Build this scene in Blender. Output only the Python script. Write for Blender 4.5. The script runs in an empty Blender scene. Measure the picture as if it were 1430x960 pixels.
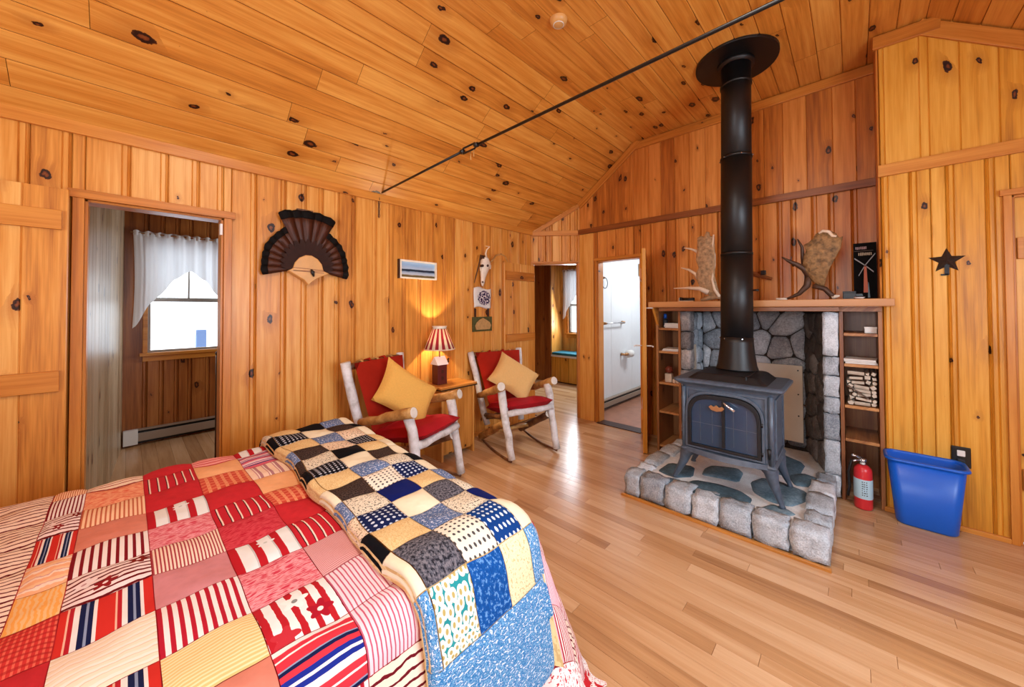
import bpy, math, random
from mathutils import Vector, Matrix
R = random.Random(7)
PI = math.pi
sc = bpy.context.scene
COL = sc.collection

# ------------------------------------------------------------------ camera
F, CX, CY, YAW, PIT, ROL, EYE = 506.23, 716.0, 422.97, .7552, .0162, .0037, 1.33
def rot(v):
    x, y, z = v
    c, s = math.cos(ROL), math.sin(ROL); x, z = c*x+s*z, -s*x+c*z
    c, s = math.cos(PIT), math.sin(PIT); y, z = c*y-s*z, s*y+c*z
    c, s = math.cos(YAW), math.sin(YAW)
    return Vector((c*y+s*x, s*y-c*x, z))
cam = bpy.data.cameras.new('camera'); cam_o = bpy.data.objects.new('camera', cam); COL.objects.link(cam_o)
cam.sensor_width = 36; cam.lens = F/1430*36
cam.shift_x = -(CX-715)/1430; cam.shift_y = (CY-480)/1430
cam.clip_start = .02
rx, ry, rz = rot((1,0,0)), rot((0,0,1)), -rot((0,1,0))
cam_o.matrix_world = Matrix(((rx.x,ry.x,rz.x,0),(rx.y,ry.y,rz.y,0),(rx.z,ry.z,rz.z,EYE),(0,0,0,1)))
sc.camera = cam_o

# ------------------------------------------------------------------ sky, window light, exposure
sc.view_settings.view_transform = 'Standard'; sc.view_settings.look = 'None'
sc.view_settings.gamma = 1; sc.view_settings.exposure = 0.0
sc.cycles.max_bounces = 7; sc.cycles.diffuse_bounces = 4; sc.cycles.glossy_bounces = 3
sc.cycles.caustics_reflective = False; sc.cycles.caustics_refractive = False
sc.cycles.sample_clamp_indirect = 6
world = bpy.data.worlds.new('overcast_sky'); sc.world = world; world.use_nodes = True
bg = world.node_tree.nodes['Background']; bg.inputs[0].default_value = (.82,.91,1,1); bg.inputs[1].default_value = 4.5
def area(name, loc, target, sx, sy, power, color):
    l = bpy.data.lights.new(name, 'AREA'); l.shape = 'RECTANGLE'; l.size = sx; l.size_y = sy
    l.energy = power; l.color = color
    o = bpy.data.objects.new(name, l); COL.objects.link(o); o.location = loc
    d = Vector(target)-Vector(loc); o.rotation_euler = d.to_track_quat('-Z','Y').to_euler()
    return o
# daylight entering by the windows behind and beside the camera (both lie in real openings of those walls)
area('window_daylight', (1.1,-1.47,1.45), (1.1,1,1.15), 1.5, 1.1, 58, (.74,.87,1))
area('window_daylight', (-2.3,.5,1.5), (1,.7,1.3), 1.6, 1.1, 50, (.86,.93,1))
area('ceiling_fill_light', (.5,.5,2.98), (.5,.5,0), .35, .35, 32, (1,.93,.82))  # added overhead fill light, no fixture belongs to it
area('bathroom_fill_light', (4.9,1.6,2.15), (4.9,2.2,.8), .7, .3, 19, (.90,.95,1))  # added area light standing in for an unseen bathroom window
area('hall_window_daylight', (5.56,3.5,1.42), (3.0,2.9,.6), .65, 1.0, 38, (.82,.91,1))
area('bedroom_window_daylight', (2.53,4.1,1.45), (0,4.3,.9), .9, 1.0, 26, (.88,.94,1))

# ------------------------------------------------------------------ px helpers (pixel + real plane -> world point)
def ray(x, y): return rot(((x-CX)/F, 1, -(y-CY)/F))
def PX(X, x, y): d = ray(x,y); t = X/d.x; return Vector((X, d.y*t, EYE+d.z*t))
def PY(Y, x, y): d = ray(x,y); t = Y/d.y; return Vector((d.x*t, Y, EYE+d.z*t))
def PZ(Z, x, y): d = ray(x,y); t = (Z-EYE)/d.z; return Vector((d.x*t, d.y*t, Z))

# ------------------------------------------------------------------ materials
def lin(c):
    if isinstance(c, str): c = tuple(int(c[i:i+2],16)/255 for i in (0,2,4))
    return tuple(((v/12.92) if v <= .04045 else ((v+.055)/1.055)**2.4) for v in c[:3])+(1,)
class N:
    def __init__(s, name, rough=.5, spec=.5, metal=0):
        s.m = bpy.data.materials.new(name); s.m.use_nodes = True; s.t = s.m.node_tree
        s.b = s.t.nodes['Principled BSDF']
        s.b.inputs['Roughness'].default_value = rough; s.b.inputs['Metallic'].default_value = metal
        s.b.inputs['Specular IOR Level'].default_value = spec
    def n(s, typ, **k):
        o = s.t.nodes.new(typ)
        for a, v in k.items():
            if a.startswith('i_'):
                q = a[2:]; q = int(q) if q.isdigit() else q.replace('_',' ')
                o.inputs[q].default_value = v
            else: setattr(o, a, v)
        return o
    def l(s, a, b): s.t.links.new(a, b)
    def math(s, op, a, b=None, c=None):
        o = s.t.nodes.new('ShaderNodeMath'); o.operation = op
        for i, v in enumerate((a, b, c)):
            if v is None: continue
            if isinstance(v, (int, float)): o.inputs[i].default_value = v
            else: s.l(v, o.inputs[i])
        return o.outputs[0]
    def ramp(s, fac, stops, interp='LINEAR'):
        o = s.t.nodes.new('ShaderNodeValToRGB'); r = o.color_ramp; r.interpolation = interp
        while len(r.elements) < len(stops): r.elements.new(.5)
        for e, (p, c) in zip(r.elements, stops):
            e.position = p; e.color = lin(c) if isinstance(c, str) else (tuple(c)+(1,))[:4]
        s.l(fac, o.inputs[0]); return o.outputs[0]
    def mix(s, fac, a, b, mode='MIX'):
        o = s.t.nodes.new('ShaderNodeMix'); o.data_type = 'RGBA'; o.blend_type = mode
        for i, v in ((0, fac), (6, a), (7, b)):
            if isinstance(v, (int, float)): o.inputs[i].default_value = v
            elif isinstance(v, str): o.inputs[i].default_value = lin(v)
            elif isinstance(v, tuple): o.inputs[i].default_value = (v+(1,))[:4]
            else: s.l(v, o.inputs[i])
        return o.outputs[2]
    def vec(s, src, sx, sy, sz=1, off=(0,0,0), rotz=0):
        o = s.t.nodes.new('ShaderNodeMapping'); o.inputs['Scale'].default_value = (sx,sy,sz)
        o.inputs['Location'].default_value = off; o.inputs['Rotation'].default_value = (0,0,rotz)
        s.l(src, o.inputs[0]); return o.outputs[0]
    def noise(s, v, scale, detail=2, rough=.5):
        o = s.t.nodes.new('ShaderNodeTexNoise'); o.inputs['Scale'].default_value = scale
        o.inputs['Detail'].default_value = detail; o.inputs['Roughness'].default_value = rough
        if v is not None: s.l(v, o.inputs[0])
        return o.outputs[0]
    def bump(s, h, strength=.3, dist=.01):
        o = s.t.nodes.new('ShaderNodeBump'); o.inputs['Strength'].default_value = strength; o.inputs['Distance'].default_value = dist
        s.l(h, o.inputs['Height']); s.l(o.outputs[0], s.b.inputs['Normal'])
    def col(s, c):
        if isinstance(c, (str, tuple)): s.b.inputs['Base Color'].default_value = lin(c) if isinstance(c, str) else c
        else: s.l(c, s.b.inputs['Base Color'])
        return s.m
    def uv(s): return s.n('ShaderNodeTexCoord').outputs['UV']
    def oc(s): return s.n('ShaderNodeTexCoord').outputs['Object']

def pine(name, light, mid, dark, knot=.42, rough=.36, var=.42, kscale=5.4, ksize=.062, grain=.7):
    m = N(name, rough, .45); uv = m.uv()
    rnd = m.n('ShaderNodeObjectInfo').outputs['Random']
    vor = m.n('ShaderNodeTexVoronoi', voronoi_dimensions='2D'); vor.inputs['Scale'].default_value = 1
    wn = m.n('ShaderNodeTexNoise'); wn.inputs['Scale'].default_value = 22; wn.inputs['Detail'].default_value = 3; m.l(uv, wn.inputs[0])
    wv = m.n('ShaderNodeVectorMath', operation='MULTIPLY_ADD'); m.l(wn.outputs['Color'], wv.inputs[0]); wv.inputs[1].default_value = (.045,.030,0); m.l(uv, wv.inputs[2])
    m.l(m.vec(wv.outputs[0], kscale*.62, kscale*1.1), vor.inputs[0])
    d = vor.outputs['Distance']
    sep = m.n('ShaderNodeSeparateColor'); m.l(vor.outputs['Color'], sep.inputs[0])
    rad = m.math('MULTIPLY', m.math('MAXIMUM', m.math('SUBTRACT', sep.outputs[0], 1-knot), 0), ksize/knot*1.6)
    rad = m.math('ADD', rad, m.math('MULTIPLY', m.math('GREATER_THAN', sep.outputs[0], 1-knot), .02))
    jit = m.noise(m.vec(uv, 110, 110), 1, 2)
    dj = m.math('ADD', d, m.math('MULTIPLY', m.math('SUBTRACT', jit, .5), .05))
    q = m.math('DIVIDE', dj, m.math('MAXIMUM', rad, .0001))
    halo = m.ramp(m.math('MULTIPLY', q, .25), [(0,(1,1,1)),(.3,(.9,.9,.9)),(1,(0,0,0))])
    # grain that swerves round the knots
    sx = m.n('ShaderNodeSeparateXYZ'); m.l(uv, sx.inputs[0])
    push = m.math('MULTIPLY', halo, .012)
    cx = m.n('ShaderNodeCombineXYZ'); m.l(sx.outputs[0], cx.inputs[0]); m.l(m.math('ADD', sx.outputs[1], push), cx.inputs[1])
    g1 = m.noise(m.vec(cx.outputs[0], 1.6, 34), 1, 3, .6)
    g2 = m.noise(m.vec(cx.outputs[0], 5, 190), 1, 2, .5)
    g = m.math('ADD', m.math('MULTIPLY', g1, .75), m.math('MULTIPLY', g2, .25))
    g = m.math('ADD', m.math('MULTIPLY', m.math('SUBTRACT', g, .5), grain*2.2), .5)
    g = m.math('ADD', g, m.math('MULTIPLY', m.math('SUBTRACT', rnd, .5), var))
    g3 = m.noise(m.vec(cx.outputs[0], .9, 7), 1, 3, .6)
    g = m.math('ADD', g, m.math('MULTIPLY', m.math('SUBTRACT', g3, .5), .7))
    c = m.ramp(g, [(0,dark),(.42,mid),(.85,light)])
    c = m.mix(m.math('MULTIPLY', halo, .5), c, dark)
    kc = m.ramp(q, [(0,'8a4a1c'),(.35,'6b3010'),(.5,'1a0a04'),(.8,'2a1006'),(1,'5a2c10')])
    c = m.mix(m.math('LESS_THAN', q, 1), c, kc)
    m.bump(g, .12, .004)
    return m.col(c)
M = {}
M['pine_a'] = pine('golden_knotty_pine', 'ecb464', 'd8923e', 'a65f22')
M['pine_c'] = pine('ceiling_knotty_pine', 'eaac54', 'd48a36', 'a8601e', knot=.42, var=.3, kscale=4.8, ksize=.075)
M['pine_b'] = pine('reddish_knotty_pine', 'de9448', 'c2742c', '8a4818', knot=.45, var=.5)
M['pine_r'] = pine('yellow_knotty_pine', 'efb652', 'dc9a34', 'ac6a1e', knot=.45, var=.3)
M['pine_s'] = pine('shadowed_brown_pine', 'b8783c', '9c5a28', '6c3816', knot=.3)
M['pine_g'] = pine('daylit_grey_tan_pine', 'c9b090', 'a88c68', '74573a', knot=.35)  # grey of the daylight on the bedroom side wall put into the colour
M['trim'] = pine('pine_trim', 'dc9844', 'c67c2e', '98581c', knot=.12, var=.3)
M['trim_d'] = pine('dark_pine_trim', '9a5a2a', '7f431b', '552911', knot=.1, var=.3)
M['floor'] = pine('oak_strip_floor', 'dab48c', 'c29568', '966a46', knot=.0001, rough=.23, var=.5, grain=.35)
M['shelfwood'] = pine('brown_shelf_pine', 'b27a4a', '925a34', '60341e', knot=.15)
M['mantelwood'] = pine('tan_mantel_pine', 'd09a62', 'b67c48', '7e4c28', knot=.1)
M['table'] = pine('honey_pine_table', 'dca45a', 'c4843a', '96591f', knot=.2)
def plain(name, c, rough=.5, spec=.5, metal=0, nz=0, nscale=20, bump=0):
    m = N(name, rough, spec, metal)
    if nz:
        v = m.noise(m.oc(), nscale, 4, .6)
        a = lin(c); lo = tuple(x*(1-nz) for x in a[:3]); hi = tuple(min(1,x*(1+nz)) for x in a[:3])
        m.col(m.ramp(v, [(.25,lo),(.75,hi)]))
        if bump: m.bump(v, bump, .01)
    else: m.col(c)
    return m.m
M['gap'] = plain('dark_gap', '3a1c0c', .9)
M['iron'] = plain('grey_cast_iron', '4b596a', .36, .6, .1, .25, 30, .15)
M['iron_d'] = plain('black_cast_iron', '1a1c20', .45, .5, .3, .2, 30)
M['pipe'] = plain('black_stove_pipe', '080a0d', .45, .5, 0, .2, 12)
M['stone'] = None
def stone(name, a, b, c, scale=9, bump=.6, fine=.35):
    m = N(name, .85, .3); o = m.oc(); r = m.n('ShaderNodeObjectInfo').outputs['Random']
    v = m.noise(o, scale, 8, .7); w = m.noise(o, scale*9, 3, .6)
    q = m.math('ADD', m.math('MULTIPLY', v, 1-fine), m.math('MULTIPLY', w, fine))
    q2 = m.math('ADD', q, m.math('MULTIPLY', m.math('SUBTRACT', r, .5), .28))
    m.bump(q, bump, .015)
    return m.col(m.ramp(q2, [(.28,a),(.5,b),(.68,c)]))
M['granite'] = stone('pale_granite', '7e8894', 'bcc6d0', 'eaf2fa', 14, .9, .5)
M['granite_s'] = stone('shade_darkened_stone', '2c2622', '4e4640', '7a726c', 9)  # darker fieldstone copy: shade of the right splay put into the colour
M['granite_d'] = stone('grey_fieldstone', '63666c', '9b9ea4', 'cfd2d6', 9, .7, .45)
M['slate'] = stone('blue_grey_slate', '34464f', '567080', '7f97a4', 7, .25)
M['grout'] = stone('whitish_grout', 'c2c6ca', 'e0e4e6', 'f6f8f8', 14, .4)
M['soot'] = stone('sooty_mortar', '15110f', '2b2420', '40362f', 8, .4)
def bark(name, a, b, c):
    m = N(name, .5, .4); o = m.oc()
    v = m.noise(m.vec(o, 1,1,1), 12, 5, .65)
    m.bump(v, .35, .01)
    return m.col(m.ramp(v, [(.3,a),(.5,b),(.68,c)]))
M['log'] = bark('peeled_pale_log', 'b0aca8', 'd6d6d8', 'e8eaf0')
M['log_t'] = bark('tan_peeled_log', '80562c', 'b48448', 'd2aa6c')
M['log_d'] = bark('dark_worn_log', '3c2418', '6b4228', '8f6138')
M['log_end'] = plain('pale_log_end', 'dcd6cc', .6, nz=.12)
M['black'] = plain('black_metal', '0d0d0e', .4)
M['white'] = plain('white_paint', 'e8e8e6', .45)
M['bathwall'] = plain('white_bathroom_panel', 'eef2f5', .22, .6, nz=.05, nscale=3)
M['bathfloor'] = plain('pinkish_vinyl_floor', 'a8745c', .35, nz=.2, nscale=8)
M['sash'] = plain('grey_white_sash_paint', 'a9a29a', .5)
M['chrome'] = plain('chrome', 'd0d2d6', .2, .5, .9)
M['brass'] = plain('aged_brass', 'b98a5e', .35, .5, .7)
M['redc'] = plain('red_cushion_cotton', 'a81420', .85, .2, nz=.18, nscale=6)
M['redb'] = plain('rust_red_back_cushion', '9c1e0c', .9, .2, nz=.2, nscale=6)
M['yellow'] = plain('mustard_pillow_fabric', 'e3b05a', .9, .2, nz=.06, nscale=90, bump=.3)
M['cream'] = plain('cream_gold_pillow_fabric', 'dfb878', .9, .2, nz=.06, nscale=90, bump=.3)
M['blue'] = plain('blue_plastic', '0d5fd0', .35, .5)
M['red'] = plain('red_enamel', 'd43038', .3, .5)
M['label'] = plain('pale_blue_label', 'b4d4e2', .5)
M['ink'] = plain('dark_ink', '20242c', .6)
M['teal'] = plain('teal_cushion', '1f6a7c', .8)
M['bone'] = plain('bleached_bone', 'eadfce', .6, nz=.15, nscale=18)
M['antler'] = plain('tan_antler', '8a6840', .65, nz=.75, nscale=34, bump=1)
M['antler_l'] = plain('pale_antler', 'a98762', .65, nz=.6, nscale=34, bump=1)
M['antler_w'] = plain('pale_antler_rim', 'e3cbb0', .6, nz=.15)
M['antler_d'] = plain('dark_antler_stem', '4d3322', .55, nz=.4)
M['feather'] = None
M['feather_tip'] = plain('black_feather_tip', '0c0807', .8, .2)
M['feather_core'] = plain('dark_brown_feathers', '2c130a', .7, .3, nz=.4, nscale=30)
m = N('bronze_brown_feather', .5, .4); v = m.noise(m.vec(m.uv(), 3, 30), 1, 3)
M['feather'] = m.col(m.ramp(v, [(.3,'1e0a04'),(.55,'48200e'),(.78,'744024')]))
M['plaque'] = plain('pale_varnished_plaque', 'd8a462', .35, .5, nz=.08)
M['paper'] = plain('white_paper', 'e9e7e2', .7)
M['board'] = plain('off_white_cement_board', 'cfc4b2', .7, nz=.12, nscale=3)
M['firewood'] = plain('pale_split_birch', 'cbbfae', .8, nz=.3, nscale=14, bump=.4)
M['fire_dark'] = plain('dark_bark', '5f5148', .9, nz=.3)
M['darkwood'] = plain('dark_stained_wood', '3a1a0d', .4, nz=.3)
M['housered'] = plain('barn_red_house', '5a1712', .5, nz=.1)
M['snow'] = plain('snowy_ground', 'e8eef4', .9)
M['post'] = plain('blue_grey_post', '5a6c90', .7)
M['greenplaque'] = plain('mossy_green_plaque', '4a4a20', .7, nz=.4, nscale=40)
M['tanshape'] = plain('tan_relief', 'b9925a', .7, nz=.2, nscale=40)
M['sheet'] = plain('white_bed_base', 'cfc8c2', .8)
m = N('thin_glass', .02); tr = m.n('ShaderNodeBsdfTransparent'); gl = m.n('ShaderNodeBsdfGlossy', i_Roughness=.03); mx = m.n('ShaderNodeMixShader', i_0=.07)
m.l(tr.outputs[0], mx.inputs[1]); m.l(gl.outputs[0], mx.inputs[2]); m.l(mx.outputs[0], m.t.nodes['Material Output'].inputs[0]); M['glass'] = m.m
M['stoveglass'] = plain('smoky_stove_glass', '27405a', .15, .8)
m = N('sheer_white_curtain', .9, .1); m.col('f2f1f0'); tl = m.n('ShaderNodeBsdfTranslucent'); tl.inputs[0].default_value = (.9,.9,.92,1)
mx = m.n('ShaderNodeMixShader', i_0=.30); m.l(m.b.outputs[0], mx.inputs[1]); m.l(tl.outputs[0], mx.inputs[2]); m.l(mx.outputs[0], m.t.nodes['Material Output'].inputs[0]); M['curtain'] = m.m
# striped lamp shade (lit from inside: translucent cloth)
m = N('red_cream_striped_shade', .9, .1); u = m.n('ShaderNodeSeparateXYZ'); m.l(m.uv(), u.inputs[0])
c = m.ramp(m.math('FRACT', m.math('MULTIPLY', u.outputs[0], 14)), [(0,'f3e3c4'),(.5,'a8323a')], 'CONSTANT'); m.col(c)
tl = m.n('ShaderNodeBsdfTranslucent'); m.l(c, tl.inputs[0]); mx = m.n('ShaderNodeMixShader', i_0=.22)
m.l(m.b.outputs[0], mx.inputs[1]); m.l(tl.outputs[0], mx.inputs[2]); m.l(mx.outputs[0], m.t.nodes['Material Output'].inputs[0]); M['shade'] = m.m
# lake photograph: flat print
m = N('lake_landscape_print', .4, .4); u = m.n('ShaderNodeSeparateXYZ'); m.l(m.uv(), u.inputs[0])
w = m.noise(m.vec(m.uv(), 5, 2), 1, 4); yy = m.math('ADD', u.outputs[1], m.math('MULTIPLY', m.math('SUBTRACT', w, .5), .12))
M['lake'] = m.col(m.ramp(yy, [(0,'4e4a2c'),(.12,'7e6a3c'),(.2,'c9d6e4'),(.36,'8fa9c6'),(.4,'1c2c44'),(.5,'24384e'),(.54,'b9cfe6'),(.8,'8db2dc'),(1,'a8c4e2')]))

# ---------------- fabric prints (flat print on cloth, in patch UV 0..1)
def fabric(name, fn):
    m = N(name, .95, .15); u = m.n('ShaderNodeSeparateXYZ'); uv = m.uv(); m.l(uv, u.inputs[0])
    c = fn(m, uv, u.outputs[0], u.outputs[1])
    wv = m.noise(m.vec(m.oc(), 9, 9, 9), 1, 3); m.bump(wv, .5, .02)
    return m.col(c)
def stripes(n, stops, axis=0, wob=0, base=None):
    def fn(m, uv, u, v):
        t = u if axis == 0 else v
        if wob: t = m.math('ADD', t, m.math('MULTIPLY', m.math('SUBTRACT', m.noise(m.vec(uv, 4, 4), 1, 2), .5), wob))
        return m.ramp(m.math('FRACT', m.math('MULTIPLY', t, n)), stops, 'CONSTANT')
    return fn
def solid(a, nz=.1, b=None):
    def fn(m, uv, u, v):
        A = lin(a); B = lin(b) if b else tuple(x*(1-nz) for x in A)
        return m.ramp(m.noise(uv, 5, 4), [(.3,A[:3]),(.7,B[:3])])
    return fn
def dots(bgc, fg, n=6, r=.22, fg2=None, rnd=0):
    def fn(m, uv, u, v):
        vo = m.n('ShaderNodeTexVoronoi', voronoi_dimensions='2D', i_Scale=1.0, i_Randomness=rnd)
        m.l(m.vec(uv, n, n), vo.inputs[0]); d = vo.outputs['Distance']
        st = [(0, fg2 or fg), (r*.4 if fg2 else .001, fg), (r, bgc)]
        return m.ramp(d, st, 'CONSTANT')
    return fn
def calico(a, b, c, n=14):
    def fn(m, uv, u, v):
        q = m.noise(uv, n, 4, .65)
        return m.ramp(q, [(0,a),(.44,b),(.54,c)], 'CONSTANT')
    return fn
def plaid(a, b, c, n=7):
    def fn(m, uv, u, v):
        p = m.math('GREATER_THAN', m.math('FRACT', m.math('MULTIPLY', u, n)), .6); q = m.math('GREATER_THAN', m.math('FRACT', m.math('MULTIPLY', v, n)), .6)
        return m.mix(m.math('MULTIPLY', q, .7), m.mix(m.math('MULTIPLY', p, .7), a, b), c)
    return fn
def dash(a, b, n=9):
    def fn(m, uv, u, v):
        q = m.noise(m.vec(uv, 5, 22), 1, 2); return m.ramp(q, [(.35,a),(.5,b),(.62,a)])
    return fn
def flower(stripe, spots, size=.16):
    # big applique-like printed flowers on a striped ground
    def fn(m, uv, u, v):
        c = stripe(m, uv, u, v)
        for (x, y, pc, cc) in spots:
            dx = m.math('SUBTRACT', u, x); dy = m.math('SUBTRACT', v, y)
            r = m.math('SQRT', m.math('ADD', m.math('MULTIPLY', dx, dx), m.math('MULTIPLY', dy, dy)))
            a = m.math('ARCTAN2', dy, dx)
            pr = m.math('ADD', m.math('MULTIPLY', m.math('COSINE', m.math('MULTIPLY', a, 5)), size*.3), size)
            c = m.mix(m.math('LESS_THAN', r, pr), c, pc)
            c = m.mix(m.math('LESS_THAN', r, size*.28), c, cc)
        return c
    return fn
W_, RD, DR, NV = 'f0e6e4', 'c8202c', '8e1420', '141c46'
Q = {
 'bold': fabric('red_white_bold_stripe', stripes(9, [(0,'b01c30'),(.48,W_)])),
 'bold_d': fabric('maroon_white_bold_stripe', stripes(9, [(0,'7e1420'),(.42,W_)])),
 'fine': fabric('fine_red_cream_stripe', stripes(20, [(0,'a84048'),(.45,'efd9c8')])),
 'fine_o': fabric('fine_orange_stripe', stripes(14, [(0,'c46a4a'),(.4,'f4cda8')])),
 'finep': fabric('pink_pinstripe', stripes(15, [(0,'c05a72'),(.32,'efd2dc')])),
 'rose': fabric('dusty_rose_cotton', solid('d08a90', .12)),
 'rosel': fabric('rose_hairline_stripe', stripes(26, [(0,'c07a80'),(.5,'e0b0b0')], 1)),
 'salmon': fabric('salmon_cotton', solid('dc8a76', .12)),
 'red': fabric('plain_red_cotton', solid('c82c34', .16)),
 'rweave': fabric('red_crosshatch', dash('b41c30', 'cf4a54')),
 'pdash': fabric('pink_dashed_print', dash('cc3850', 'eaa4ac')),
 'odash': fabric('orange_dashed_print', dash('e0694e', 'f3b48c')),
 'rbasket': fabric('red_basketweave', plaid('c83430', 'e8705a', 'a82424', 9)),
 'oplaid': fabric('orange_plaid', plaid('cc4c3c', 'f0ac7c', 'e08060', 6)),
 'peach': fabric('peach_cotton', solid('f4b684', .1)),
 'peachs': fabric('peach_white_streak', stripes(4, [(0,'f2b48a'),(.35,'f6dcc8'),(.6,'d8a0a0'),(.7,'f4c69c')], 1, .2)),
 'cream': fabric('cream_tan_streak', stripes(9, [(0,'f0dfc8'),(.5,'e2c4a8'),(.62,'f4e8dc')], 1, .1)),
 'yell': fabric('yellow_hairline_stripe', stripes(16, [(0,'ecc886'),(.55,'f6e2b4')], 1)),
 'orange': fabric('orange_yellow_seersucker', stripes(8, [(0,'f4b05c'),(.5,'f0c48a')], 0, .25)),
 'navy': fabric('navy_red_white_awning_stripe', stripes(2, [(0,'cc3028'),(.16,'f0b8a0'),(.2,'b4202c'),(.3,W_),(.42,NV),(.54,'8a98b8'),(.6,NV),(.7,W_),(.78,'cc3028')])),
 'navyh': fabric('navy_red_white_cross_stripe', stripes(1.6, [(0,NV),(.07,'8a98b8'),(.1,'cf3644'),(.3,W_),(.34,'cf3644'),(.48,W_),(.62,'1c2c8c'),(.72,W_),(.78,'1c2c8c'),(.88,'cf3644')], 1)),
 'rbw': fabric('red_black_white_stripe', stripes(6, [(0,'c02432'),(.4,'2a1018'),(.5,'f0d8c8'),(.66,'c02432')])),
 'broad': fabric('broad_red_stripe_floral', flower(stripes(3, [(0,'b81c28'),(.36,'e8ecee'),(.92,'c8c8cc')]), [(.55,.7,'e9eef2','c8d0d0')], .12)),
 'flower': fabric('red_white_stripe_with_flowers', flower(stripes(5, [(0,'b8202c'),(.45,'eef0f2')], 0, .06), [(.48,.72,'f6f8fa','8a9090'),(.72,.32,'f0e8e8','f0e8e8'),(.72,.32,'a8182c','f0e8e8'),(.2,.1,'c0303c','c0303c')], .15)),
 'flowerh': fabric('maroon_stripe_with_flowers', flower(stripes(7, [(0,'6a1018'),(.35,'f2e0e0')], 1, .08), [(.45,.35,'8e1c20','f2e0e0'),(.2,.6,'f0e4e8','c8a0a8'),(.85,.8,'7e2018','f2e0e0')], .12)),
 'wave': fabric('cream_maroon_wavy_stripe', stripes(7, [(0,'6a1420'),(.26,'f3dccb')], 1, .12)),
 'hstripe': fabric('cream_maroon_horizontal_stripe', stripes(6, [(0,'a03a34'),(.3,'f2ddc6')], 1, .05)),
 'pinkh': fabric('pink_horizontal_stripe', stripes(6, [(0,'c8404c'),(.3,'f0b4ac'),(.6,'e88c88')], 1)),
 'navyp': fabric('navy_pink_thin_stripe', stripes(3, [(0,'d06070'),(.3,'3c3c70'),(.42,'e0a8b4'),(.6,'5a5a8c'),(.7,'e8c4c8')], 1)),
 'creamp': fabric('cream_pink_panel_stripe', stripes(4, [(0,'f3d6c0'),(.5,'c89098'),(.6,'f0dcd0'),(.72,'b8848c')])),
 'border': fabric('white_red_border_print', calico('c02a3c','f0ecea','e8e8ea',9)),
 # blanket
 'grey': fabric('charcoal_paisley', calico('23232b','54545e','77747c',16)),
 'tan': fabric('tan_calico', calico('d8b276','e6cd98','d2b07a',18)),
 'brown': fabric('dark_brown_calico', calico('1e1512','3a2c28','54443c',22)),
 'whitef': fabric('white_floral_calico', calico('5a5040','e8e0cc','d6cbb4',16)),
 'whited': fabric('white_with_grey_dots', dots('ebe2d2','4c4a4c',7,.24)),
 'pinkf': fabric('cream_pink_floral', calico('8a6a50','e8d8bc','e6c4ac',14)),
 'creamb': fabric('plain_cream_cotton', solid('ece4c8', .06)),
 'creamy': fabric('pale_yellow_print', calico('cdbc88','efe6c0','e8dcb0',16)),
 'slate': fabric('slate_blue_floral', calico('c3cce0','48608e','6c84ae',14)),
 'navyd': fabric('navy_with_white_dots', dots('12204e','c9d4e6',6,.26)),
 'blued': fabric('blue_with_white_dots', dots('0e3c82','cfe0ee',6,.26)),
 'blackd': fabric('black_with_white_dots', dots('0c0d16','b8bcc8',7,.26)),
 'navy_s': fabric('plain_navy', solid('0c1c66', .15)),
 'black': fabric('plain_black_cotton', solid('0a0a10', .2)),
 'blue_s': fabric('royal_blue_leaf_print', calico('5f94d0','1352a0','104a94',12)),
 'daisy': fabric('teal_daisy_print', dots('2a929a','eef2e4',6.5,.56,'b9a868',.55)),
 'bluef2': fabric('bright_blue_floral_border', calico('d3e4f0','2f78b8','6fa6d2',46)),
 'bluef': fabric('bright_blue_floral', calico('d3e4f0','2f78b8','6fa6d2',16)),
}

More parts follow.
